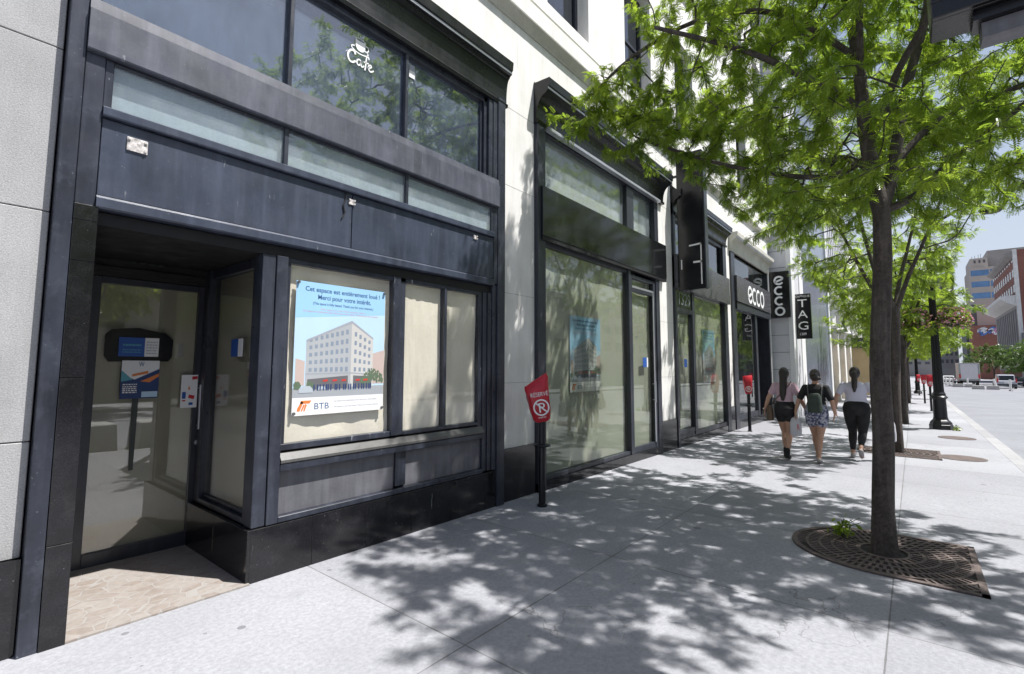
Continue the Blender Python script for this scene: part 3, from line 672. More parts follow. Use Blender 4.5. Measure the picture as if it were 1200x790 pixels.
notice('flyer','dark blue flyer with orange stripe under the blue notice on the door','flyer',(1.12,1.385,5.112,1.345,1.665),'p_navy',[
 ('white_top','white',lambda m,o,w,h:flat(m,[(0,h*.66),(w*.35,h*.5),(w,h*.78),(w,h),(0,h)],o,U,V)),
 ('teal_corner','p_teal',lambda m,o,w,h:flat(m,[(0,h*.45),(w*.3,h*.5),(0,h*.75)],o,U,V)),
 ('orange_stripe','p_orange',lambda m,o,w,h:(flat(m,[(w*.5,h*.45),(w*.75,h*.42),(w,h*.58),(w,h*.66)],o,U,V),flat(m,[(w*.28,h*.58),(w*.7,h*.66),(w*.7,h*.73),(w*.28,h*.64)],o,U,V))),
 ('print_lines','white',lambda m,o,w,h:rows(m,o,w,h,(.15,.2,.25,.3,.36),.05,.42,.03,5)),
 ('white_label','p_sky2',lambda m,o,w,h:flat(m,[(w*.55,h*.03),(w*.98,h*.03),(w*.98,h*.18),(w*.55,h*.18)],o,U,V)),
 ('emblem','p_blue',lambda m,o,w,h:put_text(m,'W',(o[0]+.44*w,o[1],o[2]+.84*h),U,V,.14*w,.12*h))])
notice('leaflet','white leaflet with red and blue print stuck by the door handle','leaflet',(1.555,1.685,5.10,1.245,1.54),'white',[
 ('red_print','red_vinyl',lambda m,o,w,h:(flat(m,[(.65*w,.85*h),(.98*w,.87*h),(.98*w,.96*h),(.65*w,.95*h)],o,U,V),flat(m,[(.45*w,.3*h),(.8*w,.25*h),(.85*w,.36*h),(.5*w,.40*h)],o,U,V),flat(m,[(.1*w,.2*h),(.3*w,.2*h),(.3*w,.24*h),(.1*w,.24*h)],o,U,V))),
 ('blue_print','p_cobalt',lambda m,o,w,h:(flat(m,[(.08*w,.28*h),(.3*w,.28*h),(.3*w,.48*h),(.08*w,.48*h)],o,U,V),flat(m,[(.5*w,.08*h),(.75*w,.08*h),(.75*w,.16*h),(.5*w,.16*h)],o,U,V))),
 ('yellow_print','p_orange',lambda m,o,w,h:flat(m,[(.4*w,.55*h),(.55*w,.55*h),(.48*w,.68*h)],o,U,V))])
def sticker_side():
    t=thing('sticker','small blue and white sticker on the side window of the recess','sticker',(1.745,4.4,1.7))
    m=MB(); m.box(1.741,1.744,4.31,4.40,1.70,1.85); m.build('white_side','white',t)
    m=MB(); m.box(1.741,1.744,4.402,4.54,1.70,1.85); m.build('blue_side','p_cobalt',t)
sticker_side()
notice('sticker','small blue and white sticker on the tall glass door beside the white pilaster','sticker',(8.68,8.90,3.915,1.62,1.80),'p_cobalt',[('white_side','white',lambda m,o,w,h:flat(m,[(w*.75,0),(w,0),(w,h),(w*.75,h)],o,U,V))])
notice('sticker','small blue sticker on the door below the number panel','sticker',(10.85,11.02,3.925,1.62,1.8),'p_cobalt',[])
notice('sticker','small white tag in the top corner of the upper cafe window','sticker',(3.115,3.19,3.95,4.66,4.80),'p_grey',[('white_half','white',lambda m,o,w,h:flat(m,[(0,0),(w,0),(w,h*.55),(0,h*.55)],o,U,V))])
# cafe lettering on the upper pane
t=thing('window_lettering','white cup drawing and word in script on the upper cafe window','lettering',(2.43,3.953,4.47))
o=(2.40,3.951,4.485); 
b=MB(); k=.31
def S2(pts,wd,n=8): stroke(b,[(x*k,y*k) for x,y in spline(pts,n)],[v*k for v in wd] if isinstance(wd,list) else wd*k,o,U,V)
S2([(.25,.29),(.22,.37),(.12,.38),(.03,.28),(.0,.15),(.05,.03),(.15,.0),(.27,.09)],.06)            # C
S2([(.46,.17),(.39,.20),(.32,.14),(.32,.05),(.37,.01),(.43,.06),(.47,.18),(.46,.06),(.50,.01),(.57,.08)],.045)   # a
S2([(.74,.36),(.71,.43),(.655,.40),(.635,.28),(.62,.10),(.60,-.05)],.045); S2([(.55,.205),(.64,.21),(.73,.225)],.04)  # f
S2([(.69,.09),(.79,.12),(.83,.18),(.79,.21),(.73,.15),(.74,.05),(.81,.0),(.92,.08)],.045)  # e
for q in ([(.25,.50),(.30,.40),(.36,.36),(.48,.36),(.54,.40),(.59,.50),(.60,.72),(.52,.69),(.42,.68),(.32,.69),(.24,.72)],): flat(b,[(x*k,(y+.11)*k) for x,y in q],o,U,V)
S2([(.59,0.730),(.68,0.730),(.71,0.650),(.66,0.570),(.56,0.560)],.035)
S2([(.22,0.570),(.12,0.530),(.14,0.460),(.28,0.400),(.45,0.390),(.62,0.420),(.70,0.490),(.66,0.540)],.035)
S2([(.24,0.830),(.32,0.860),(.42,0.870),(.52,0.860),(.60,0.830)],.02)
for x in (.34,.42,.5): S2([(x,.86),(x+.02,.90),(x-.01,.94),(x+.01,.98)],.012)
b.build('lettering','letter_white',t,recalc=False)

# ------------------------------------------------------------------ projecting signs (their faces look along the pavement)
UY=(0,-1,0)
def blade(name,label,x,t,y0,y1,z0,z1,bracket=True):
    s=thing(name,label,'sign',(x,y1,z0)); m=MB(); m.box(x,x+t,y0,y1,z0,z1); m.build('panel','black_sign',s,bevel=.008)
    if bracket:
        m=MB()
        for z in (z0+.2*(z1-z0),z0+.85*(z1-z0)): m.box(x+t*.3,x+t*.6,y1-.001,y1+.35,z-.02,z+.02)
        m.build('bracket','iron',s)
    return s
s=blade('projecting_sign','tall black box sign with thin white line figures, jutting out beside the white pilaster',10.32,.17,3.245,3.80,3.25,6.25)
b=MB(); xx=10.317
for a0,b0,a1,b1 in ((.28,4.18-3.25,.50,.98),(.475,.10,.50,.98),(.32,.56,.50,.60),(.06,.45,.085,.66)):
    O=(xx,3.80,3.25); flat(b,[(a0,b0),(a1,b0),(a1,b1),(a0,b1)] if a0!=.28 else [(.24,.925),(.50,.945),(.50,.98),(.24,.96)],O,UY,V)
b.build('line_figure','letter_white',s,recalc=False)
m=MB(); m.box(10.315,10.50,3.215,3.243,3.27,6.2); m.build('edge_lining','dark_paint',s)
s=blade('projecting_sign','black vertical shoe shop sign reading ecco on the corner of the stone building',19.72,.16,3.285,3.93,3.41,5.09)
b=MB(); round_word(b,(19.716,3.61,4.76),UY,V,.34,1.10,True,.2); b.build('lettering','letter_white',s,recalc=False)
s=blade('projecting_sign','black vertical sign reading BOUTIQUE TAG on the white trim of the next building',20.5,.14,2.76,3.30,2.66,4.31)
b=MB()
put_text(b,'BOUTIQUE',(20.497,3.28,4.17),UY,V,.50,.085)
put_text(b,'T',(20.497,3.17,3.82),UY,V,.30,.28); put_text(b,'A',(20.497,3.18,3.42),UY,V,.32,.28); put_text(b,'G',(20.497,3.18,2.99),UY,V,.32,.30)
put_text(b,'1309',(20.497,3.13,2.79),UY,V,.20,.09)
b.build('lettering','letter_white',s,recalc=False)

# ------------------------------------------------------------------ next buildings on this side
MT['panel_grey']=M('pale_cladding',(.62,.62,.65),.55,var=.05,fine=0)
def metalglass():
    return M('blue_grey_cladding',(.17,.19,.24),.22,var=.15,vscale=.25,fine=0,spec=.7)
MT['blue_clad']=metalglass()
B2=thing('clad_building','narrow building with pale panels on its side and smooth blue grey cladding in front','building',(25,3.3,0))
m=MB(); m.box(19.95,30,3.32,12,-.6,24); m.build('wall','panel_grey',B2)
m=MB()
for k in range(38): m.box(19.94,19.951,3.32,4.4,.3+.62*k,.312+.62*k)
m.build('panel_joint','dark_paint',B2)
m=MB(); m.box(19.93,20.5,3.24,3.40,-.5,23.9).box(21.6,22.4,3.25,3.34,-.5,23.9).box(29.6,30.1,3.2,3.4,-.6,20); m.build('trim','white',B2,bevel=.01)
m=MB(); m.box(22.4,29.6,3.27,3.33,-.5,23.5); m.build('cladding','blue_clad',B2)
m=MB(); m.box(20.5,21.6,3.28,3.33,-.5,23.5); m.build('joint_panel','panel_grey',B2)
B3=thing('ornate_building','ornate pale stone building with carved capitals, boarded up at street level under a ribbed tower','building',(38,3.3,0))
MT['plywood']=M('plywood',(.50,.38,.23),.75,var=.1,vscale=1,fine=.05,streak=.1)
m=MB(); m.box(30.1,43.4,3.7,14,-.8,22)
for x in (30.1,33.6,37.4,41.0): m.box(x,x+.8,3.3,3.75,-1,4.2)
m.box(30.1,43.4,3.35,3.72,4.9,5.9); m.build('wall','pale_stone',B3)
m=MB(); m.prism([(3.72,5.0),(3.3,5.0),(3.1,5.25),(2.95,5.3),(2.95,5.5),(3.72,5.6)],'x',30.1,43.5); m.build('cornice','pale_stone',B3)
for x in (30.1,33.6,37.4,41.0):
    m=MB(); m.lathe([(.38,0),(.46,.1),(.40,.2),(.40,.6),(.52,.95),(.60,1.05),(.60,1.2)],(x+.4,3.4,3.7),8); m.build('capital','pale_stone',B3)
for a in (30.9,34.4,38.2):
    m=MB(); m.box(a,a+2.8,3.62,3.69,-1,3.1); m.build('boarding','plywood',B3)
    m=MB(); m.box(a,a+2.8,3.68,3.698,3.2,4.8); m.build('window','glass_dark',B3)
m=MB()
for k in range(14): m.box(30.4+k*.9,30.75+k*.9,3.3,3.7,6.2,22)
m.build('rib','panel_grey',B3)
for r in range(6):
    m=MB(); m.box(30.2,43.3,3.60,3.699,7+2.5*r,8.6+2.5*r); m.build('window_band','glass_dark',B3)
H=thing('hoarding','tan plywood hoarding under a dark canopy beyond the ornate building','hoarding',(45,3.0,-.5))
m=MB(); m.box(45,45.1,2.5,3.6,-.7,3.1); m.build('panel','plywood',H)
m=MB(); m.box(44.6,56,2.2,6,3.1,3.85); m.build('canopy','dark_paint',H)
m=MB(); m.box(45.1,56,2.5,2.6,-.7,3.1); m.build('side_panel','dark_paint',H)
m=MB(); m.box(43.6,62,3.9,14,-.7,12); o_=m.build('city_building','pale_stone',None,loc=(50,8,-.5)); tag(o_,'plain beige building behind the plywood hoarding','building')
def block(label,x0,x1,y0,y1,z1,wall,win,nx=0,ny=0,nz=0,face='x',wz0=3,ww=.55):
    b=thing('city_building',label,'building',((x0+x1)/2,(y0+y1)/2,gz(x0)-.3)); m=MB(); m.box(x0,x1,y0,y1,gz(x0)-1.5,z1); m.build('wall',wall,b)
    if nz:
        dz=(z1-wz0)/nz
        for k in range(nz):
            za=wz0+k*dz+dz*.25; zb=za+dz*.5
            m=MB()
            if nx:
                dx=(x1-x0)/nx; ye=y1 if abs(y1)<abs(y0) else y0; s=1 if ye==y1 else -1
                for i in range(nx): m.box(x0+dx*(i+.5-ww/2),x0+dx*(i+.5+ww/2),ye,ye+s*.05,za,zb)
            if ny:
                dy=(y1-y0)/ny
                for i in range(ny): m.box(x0-.05,x0,y0+dy*(i+.5-ww/2),y0+dy*(i+.5+ww/2),za,zb)
            m.build('window_row',win,b)
    return b
MT['city_grey']=M('city_grey',(.30,.285,.275),.8,var=.08,vscale=.3,fine=0); MT['city_beige']=M('city_beige',(.43,.385,.35),.8,var=.05,vscale=.2,fine=0)
MT['city_dark']=M('city_dark',(.10,.10,.11),.7,var=.1,vscale=.3,fine=0); MT['city_glass']=M('city_blue_glass',(.10,.22,.42),.15,var=.2,vscale=.3,fine=0)
def brickmat():
    t=NT('red_brick'); p=t.n('ShaderNodeBsdfPrincipled'); t.l(p.outputs[0],t.out.inputs[0]); co=t.co()
    sx=t.n('ShaderNodeSeparateXYZ'); t.l(co,sx.inputs[0]); cb=t.n('ShaderNodeCombineXYZ'); t.l(t.math('ADD',sx.outputs[0],sx.outputs[1]),cb.inputs[0]); t.l(sx.outputs[2],cb.inputs[1])
    b=t.n('ShaderNodeTexBrick'); b.inputs['Scale'].default_value=3; b.inputs['Color1'].default_value=(.28,.10,.07,1); b.inputs['Color2'].default_value=(.22,.08,.06,1); b.inputs['Mortar'].default_value=(.3,.2,.17,1); t.l(cb.outputs[0],b.inputs['Vector'])
    t.l(t.mix(1,b.outputs['Color'],t.ramp(t.noise(co,.2,4),.3,.7,(.85,.85,.85,1),(1.1,1.1,1.1,1)),'MULTIPLY'),p.inputs['Base Color']); p.inputs['Roughness'].default_value=.9; return t.m
MT['brick']=brickmat()
block('plain mid rise block on this side of the street far beyond the hoarding',63,110,3.6,20,14,'city_beige','glass_dark',12,0,4)
block('grey mid rise block farther up this side of the street',112,190,4.2,22,18,'city_grey','glass_dark',16,0,5)
# opposite side, seen only far up the street and in the window reflections
b=block('long low stone building across the street, mirrored in the shop windows',-40,96,-34,-21,9.5,'city_beige','glass_dark',40,0,3)
bb=block('tall red brick building at the right edge of the view',150,185,-45,-18.1,27.2,'brick','glass_dark',10,0,7,wz0=4)
m=MB(); m.box(149.9,150.6,-18.7,-18.05,-1.5,27.3); m.build('corner_quoin','pale_stone',bb)
m=MB(); m.prism([(-18.1,15.0),(-16.6,15.8),(-15.6,16.6),(-15.6,17.2),(-18.1,17.4)],'x',150.5,185); m.build('cornice','pale_stone',bb)
m=MB(); m.prism([(-18.1,25.6),(-17.2,26.2),(-16.9,26.6),(-18.1,27.0)],'x',150.2,185); m.build('cornice','city_grey',bb)
m=MB(); m.box(150.5,185,-18.1,-18.0,1,15); m.build('grey_front','city_grey',bb)
m=MB()
for k in range(11): m.box(151.5+3*k,153+3*k,-18.0,-17.95,5,14.4)
m.build('window_row','city_dark',bb)
tw=block('tall grey tower with blue glass bands in the distance',300,330,-60,-22.2,46.5,'city_beige','city_glass',0,6,5,wz0=21,ww=.94)
m=MB(); m.box(302,325,-28.4,-22.6,46.5,51); m.build('penthouse','city_beige',tw)
m=MB(); m.box(304,328,-60,-28.6,46.5,54.3); m.build('penthouse','city_grey',tw)
m=MB()
for y in (-24,-25,-26.2,-27): m.box(310,310.2,y,y+.12,51,53+(-y-23)*.3)
for y in (-24,-25.6,-27.1): m.box(301.9,302,y-.5,y+.2,48.8,50.1)
m.build('roof_mast','city_dark',tw)
block('windowless pale block in front of the tower',268,290,-44,-20.8,28,'city_beige','city_dark')
block('dark narrow block left of the pale windowless block',268,292,-20.7,-17.2,26.9,'city_dark','city_glass',0,1,6)
mu=block('low brick building with a colourful painted mural',256,266,-50,-17.9,17.7,'brick','city_dark')
MT['mural_blue']=M('mural_blue',(.10,.22,.55),.7,fine=0); MT['mural_pink']=M('mural_pink',(.6,.25,.45),.7,fine=0)
r=random.Random(9)
for mt_,n in (('mural_blue',9),('mural_pink',6),('white',10)):
    m=MB()
    for k in range(n):
        y=-19-8.2*r.random(); z=14.4+2.1*r.random()
        stroke(m,spline([(0,0),(.5+r.random(),.9*r.random()),(1.2*r.random(),-.6),(1.5,.5*r.random())],5),.35,(255.9-.02*k,y,z),UY,V)
    m.build('mural',mt_,mu,recalc=False)
block('grey tower block at the end of the street, left of the lamp post view',330,380,-18,-9,48,'city_grey','city_dark',0,5,12)
block('distant stone block closing the street on the left',420,460,-14,30,30,'city_grey','city_dark',0,10,8)
block('dark fronted building behind the parked cars on the right',118,149,-44,-18.2,9,'city_dark','city_beige',6,0,1,wz0=.5)
# ------------------------------------------------------------------ tree grates
def grate(name,label,cx,cy,a,rx0,mat='rust',fine=True):
    """D shaped cast grate: square towards the kerb, round towards the shops"""
    z=gz(cx)+.004; t=thing('tree_grate',label,'tree grate',(cx,cy,z),'tree grates')
    out=[(cx-a,cy-a),(cx+a,cy-a)]+[(cx+a*math.cos(rad(v)),cy+a*math.sin(rad(v))*1.12) for v in range(0,181,9)]
    m=MB(); m.prism(out,'z',z-.002,z+.003); m.build('pit_bed','soil',t)
    def inside(x,y):
        u,v=x-cx,y-cy
        e=a-.035; return (abs(u)<=e and -e<=v<=0) or (v>0 and u*u+(v/1.12)**2<=e*e)
    m=MB(); z0,z1=z+.004,z+.016
    # rim
    n=len(out)
    for i in range(n):
        p,q=Vector(out[i]+(0,)),Vector(out[(i+1)%n]+(0,)); d=(q-p).normalized(); nn=Vector((-d.y,d.x,0))*.045
        m.raw([(p.x,p.y,z0),(q.x,q.y,z0),(q.x+nn.x,q.y+nn.y,z0),(p.x+nn.x,p.y+nn.y,z0),(p.x,p.y,z1),(q.x,q.y,z1),(q.x+nn.x,q.y+nn.y,z1),(p.x+nn.x,p.y+nn.y,z1)],[(3,2,1,0),(4,5,6,7),(0,1,5,4),(1,2,6,5),(2,3,7,6),(3,0,4,7)])
    def ringseg(r0,r1,a0,a1,zz1,k=3):
        vs=[];fs=[]
        for i in range(k+1):
            an=rad(a0+(a1-a0)*i/k)
            for r in (r0,r1):
                for zz in (z0,zz1): vs.append((cx+r*math.cos(an),cy+r*math.sin(an),zz))
        for i in range(k):
            b=i*4; c=b+4
            fs+=[(b+1,b+3,c+3,c+1),(b,c,c+2,b+2),(b,b+1,c+1,c),(b+2,c+2,c+3,b+3)]
        fs+=[(0,2,3,1),(4*k,4*k+1,4*k+3,4*k+2)]
        m.raw(vs,fs)
    rings=[.17,.27,.37,.47,.57,.67,.77,.87]
    for r in rings:
        step=6
        for a0 in range(0,360,step):
            am=rad(a0+step/2)
            if all(inside(cx+(r+.012)*math.cos(rad(v_)),cy+(r+.012)*math.sin(rad(v_))) for v_ in (a0,a0+step)): ringseg(r,r+(.03 if r==.17 else .024),a0,a0+step,z1-.001,2)
    for r,r2 in zip(rings,rings[1:]):
        nb=int(2*math.pi*r/.042)
        for k in range(nb):
            an=360*k/nb; am=rad(an); w=math.degrees(.009/r)
            if inside(cx+(r2-.01)*math.cos(am),cy+(r2-.01)*math.sin(am)): ringseg(r+.02,r2+.004,an-w,an+w,z1-.003,1)
    # split between the two halves
    m.build('grating',mat,t); return t
grate('tree_grate','rusty D shaped iron grate around the nearest tree trunk',5.57,.29,.63,.2)
grate('tree_grate','rusty iron grate around the second tree up the pavement',12.75,.30,.63,.2)
for x,y,l in ((16.6,-.75,'flat rusty iron cover beside the lamp post'),(12.7,-.62,'flat rusty iron cover near the kerb, closer than the lamp post')):
    m=MB(); m.lathe([(.36,0),(.36,.008),(.33,.012),(.30,.009),(0.02,.009)],(x,y,gz(x)+.003),28); tag(m.build('utility_cover','rust',None,loc=(x,y,gz(x))),l,'cover')

# ------------------------------------------------------------------ hooded posts
def hood_post(x,y,label,hlabel,big=True,tilt=0,hz=.98):
    g=gz(x); t=thing('meter_post',label,'post',(x,y,g),'black meter posts along the pavement')
    m=MB(); m.lathe([(.06,0),(.06,.02),(.042,.03),(.042,hz+.3),(.03,hz+.32)],(x,y,g),16); m.build('pole','iron',t,smooth=True)
    m=MB(); m.lathe([(.044,0),(.10,.012),(.105,.022),(.10,.034),(.044,.044)],(x,y,g+.68),18); m.build('collar','iron',t,smooth=True)
    h=thing('meter_hood',hlabel,'hood',(x,y,g+hz),'red hoods over meters')
    # soft bag: rounded rectangular sections, pinched at the bottom, leaning
    m=MB(); vs=[];fs=[]; n=20
    prof=[(0,.07,.05),(.03,.10,.06),(.15,.12,.085),(.30,.135,.095),(.40,.142,.08),(.46,.146,.05),(.50,.14,.015)]
    if not big: prof=[(a,b*.8,c*.8) for a,b,c in prof]
    for j,(z,rx,ry) in enumerate(prof):
        for k in range(n):
            an=2*math.pi*k/n; c,s=math.cos(an),math.sin(an)
            sx=math.copysign(abs(c)**.6,c); sy=math.copysign(abs(s)**.6,s)
            wob=1+.07*math.sin(an*5+j*2)+.05*math.sin(an*9+j*3.1)
            # wide across the view: along (sin,-cos) of the viewing direction
            vs.append((sx*rx*wob,sy*ry*wob,z+ (tilt*sx*rx*1.6 if j>3 else 0)))
    for j in range(len(prof)-1):
        for k in range(n): fs.append((j*n+k,j*n+(k+1)%n,(j+1)*n+(k+1)%n,(j+1)*n+k))
    fs.append(tuple(range(n))[::-1]); fs.append(tuple(range((len(prof)-1)*n,len(prof)*n)))
    ang=-.75 if big else -1.2   # face turned towards the pavement
    R=Matrix.Rotation(ang,3,'Z')@Matrix.Rotation(-tilt*.55,3,'Y')
    m.raw([tuple(R@Vector(v)+Vector((x,y,g+hz))) for v in vs],fs); m.build('bag','red_vinyl',h,smooth=True)
    m=MB(); O=Vector((x,y,g+hz)); yf=-.102 if big else -.088
    U2=R@Vector((1,0,0)); V2=R@Vector((0,0,1)); N2=R@Vector((0,-1,0))
    b=O+N2*abs(yf); sc_=1 if big else .8
    if big: put_text(m,'RÉSERVÉ',b+N2*.0+U2*-.105+V2*.305,U2,V2,.21,.062)
    rr=.088*sc_
    stroke(m,arc(0,0,rr,rr,0,360,30),.018*sc_,b+V2*.175*sc_,U2,V2)
    put_text(m,'P',b+N2*.001+U2*-.03*sc_+V2*.118*sc_,U2,V2,.075*sc_,.11*sc_)
    stroke(m,[(-rr*.7,rr*.7),(rr*.7,-rr*.7)],.016*sc_,b+N2*.002+V2*.175*sc_,U2,V2)
    if big: put_text(m,'INFO',b+U2*-.05+V2*.05,U2,V2,.09,.02)
    m.build('print','letter_white',h,recalc=False)
hood_post(4.81,3.46,'black meter post by the granite base between the two nearest shopfronts','leaning red vinyl hood printed RÉSERVÉ on the nearest post',True,.28)
hood_post(14.45,3.50,'black meter post in front of the shoe shop window','red vinyl hood on the post in front of the shoe shop window',False,.05,1.0)
for x,y,l in ((27.9,-.52,'closest of the posts beyond the lamp base'),(35.0,-.40,'second post beyond the lamp base'),(47.5,-.25,'third post beyond the lamp base'),(50.5,-.9,'fourth post beyond the lamp base'),(58,-.3,'fifth post beyond the lamp base')):
    hood_post(x,y,'black meter post by the kerb, '+l,'red hood over the meter on the '+l,False,.02,1.05)

# ------------------------------------------------------------------ lamp post with flower baskets
MT['flower_pink']=leafmat('pink_petal',(.55,.18,.28),(.75,.45,.5),(.6,.3,.35),.3); MT['flower_green']=leafmat('basket_leaf',(.08,.14,.03),(.2,.26,.05),(.3,.4,.06),.5)
def lamp(x,y,label,n=None):
    g=gz(x); t=thing('lamp_post',label,'lamp post',(x,y,g),'black cast iron lamp posts')
    m=MB(); m.lathe([(.27,0),(.27,.13),(.25,.15),(.255,.17),(.23,.22),(.205,.25),(.175,.28),(.17,.32)],(x,y,g),8); m.build('base','iron',t)
    m=MB(); m.lathe([(.165,.30),(.16,.36),(.15,.85),(.155,.87),(.19,.90),(.20,.93),(.165,.96),(.15,.985),(.155,1.02),(.135,1.05),(.125,1.08)],(x,y,g),20); m.build('collar','iron',t,smooth=True)
    pf=[]; m=MB(); N=24
    vs=[];fs=[]
    for j,(r,z) in enumerate(((.125,1.07),(.105,2.2),(.085,3.6),(.07,5.6))):
        for k in range(N): rr=r*(1 if k%2 else .88); a=2*math.pi*k/N; vs.append((x+rr*math.cos(a),y+rr*math.sin(a),g+z))
    for j in range(3):
        for k in range(N): fs.append((j*N+k,j*N+(k+1)%N,(j+1)*N+(k+1)%N,(j+1)*N+k))
    fs.append(tuple(range(3*N,4*N))); m.raw(vs,fs); m.build('pole','iron',t)
    m=MB(); m.tube([(x,y,g+5.5),(x,y-.1,g+6.0),(x,y-.7,g+6.35),(x,y-1.4,g+6.4)],[.05,.045,.04,.035],8); m.build('arm','iron',t,smooth=True)
    m=MB(); m.lathe([(.06,.25),(.10,.2),(.26,.05),(.27,.02),(.2,-.06),(.05,-.1)],(x,y-1.4,g+6.2),16); m.build('lantern','iron',t,smooth=True)
    m=MB()
    for s in (-1,1): m.tube([(x,y,g+3.55),(x,y+s*.25,g+3.62),(x,y+s*.42,g+3.55)],.015,6)
    m.build('basket_arm','iron',t)
    return t
def cloud_quads(pts,size,mat,name,parent,flat=.5):
    n=len(pts); c=np.asarray(pts)
    a=RNG.normal(size=(n,3)); a/=np.linalg.norm(a,axis=1,keepdims=True); b=np.cross(a,RNG.normal(size=(n,3))); b/=np.linalg.norm(b,axis=1,keepdims=True)
    s=(size*RNG.uniform(.6,1.3,n))[:,None]
    q=np.stack([c-a*s,c+b*s*flat,c+a*s,c-b*s*flat],1).reshape(-1,3)
    return fast_quads(q,name,mat,parent)
def fast_quads(q,name,mat,parent,off=None):
    off=np.array(WORLD[parent.name] if parent else off)
    me=bpy.data.meshes.new(name); n=len(q)//4
    me.vertices.add(n*4); me.vertices.foreach_set('co',(q-off).astype(np.float32).ravel())
    me.loops.add(n*4); me.loops.foreach_set('vertex_index',np.arange(n*4,dtype=np.int32))
    me.polygons.add(n); me.polygons.foreach_set('loop_start',np.arange(0,n*4,4,dtype=np.int32))
    me.update(calc_edges=True); me.materials.append(MT[mat]); return link(name,me,parent,tuple(off))
def basket(x,y,z,label):
    t=thing('flower_basket',label,'flower basket',(x,y,z),'hanging flower baskets')
    m=MB(); m.lathe([(.05,-.26),(.17,-.2),(.25,-.08),(.28,.03),(.26,.03)],(x,y,z),16); m.build('bowl','soil',t,smooth=True)
    p=RNG.normal(size=(900,3)); p/=np.linalg.norm(p,axis=1,keepdims=True); p*=RNG.uniform(.7,1,(900,1)); p*= (.42,.42,.26); p[:,2]+=.06-.25*(np.hypot(p[:,0],p[:,1])>.3)*RNG.uniform(0,1,900)
    cloud_quads(p+np.array((x,y,z)),.05,'flower_green','foliage',t,.6)
    p=p[:420]*1.08; cloud_quads(p+np.array((x,y,z)),.04,'flower_pink','blossom',t,.8)
lamp(19.0,-.54,'black fluted cast iron lamp post with hanging flower baskets, closest to the kerb bend')
basket(19.0,-.12,3.05,'flower basket hanging on the shop side of the nearest lamp post'); basket(19.0,-.96,3.05,'flower basket hanging on the road side of the nearest lamp post')
lamp(52,-.2,'black lamp post farther up the pavement among the red hoods')
basket(52,.2,3.0,'flower basket on the farther lamp post')

# ------------------------------------------------------------------ sign cabinet on its pole over the pavement, upper right
CB=thing('street_sign_cabinet','dark glazed sign cabinet on a pole bracket overhanging the pavement','sign cabinet',(3.3,-1.15,gz(3.3)))
x0,x1,ya,yb,z0,z1=3.20,3.46,-1.25,-.168,3.405,4.3
m=MB(); m.box(x0+.03,x1,ya,yb,z0,z1); m.build('case','cabinet_black',CB,bevel=.006)
m=MB()
m.box(x0-.0,x0+.032,ya,yb,z0,z0+.085).box(x0,x0+.032,ya,yb,z1-.08,z1).box(x0,x0+.032,yb-.085,yb,z0+.085,z1-.08).box(x0,x0+.032,ya,ya+.08,z0+.085,z1-.08)
m.box(x0+.01,x0+.034,ya+.08,yb-.085,z0+.085,z0+.10)
m.build('face_frame','cabinet_black',CB,bevel=.005)
m=MB(); m.box(x0+.018,x0+.026,ya+.08,yb-.085,z0+.10,z1-.08); m.build('pane','glass_dark',CB)
m=MB(); m.box(x0+.06,x1-.05,ya,yb-.16,z0-.05,z0-.002); m.build('tray','cabinet_black',CB)
m=MB(); m.box(x0+.1,x0+.22,-1.22,-.36,z0-.13,z0-.052); m.build('bracket','lower_panel',CB)
m=MB(); m.lathe([(.16,0),(.16,.3),(.1,.36),(.085,.5),(.075,4.3)],(3.3,-1.22,gz(3.3)),16); m.build('pole','iron',CB,smooth=True)
m=MB(); m.tube([(3.6,-1.3,4.55),(3.62,.1,4.5),(3.62,.16,4.48)],.05,8).tube([(3.3,-1.22,4.2),(3.5,-1.25,4.5),(3.6,-1.3,4.55)],.05,8); m.build('arm','iron',CB)

# ------------------------------------------------------------------ trees
def leaf_template(npair,droop=.22,ll=.042,lw=.024):
    """one pinnate leaf along +x, unit length, as quads"""
    q=[]
    for i in range(npair):
        u=.12+.86*i/(npair-1); sz=1-.35*abs(u-.5)*1.4
        for s in (-1,1):
            d=np.array((.45,s*.89,-.12)); d/=np.linalg.norm(d); side=np.array((-d[1]*s,d[0]*s,0.))
            L=ll/.17*sz; W=lw/.17*sz; b=np.array((u,0,-droop*u*u)); mid=b+d*L*.5
            q+=[b,mid+side*W*.5,b+d*L,mid-side*W*.5]
    return np.array(q).reshape(-1,3)
def place_leaves(P,D,L,tpl):
    n=len(P); x=D/np.linalg.norm(D,axis=1,keepdims=True)
    up=np.array((0,0,1.))+RNG.normal(0,.35,(n,3)); y=np.cross(up,x); y/=np.linalg.norm(y,axis=1,keepdims=True); z=np.cross(x,y)
    T=tpl[None]*L[:,None,None]
    return (P[:,None]+T[...,0:1]*x[:,None]+T[...,1:2]*y[:,None]+T[...,2:3]*z[:,None]).reshape(-1,3)
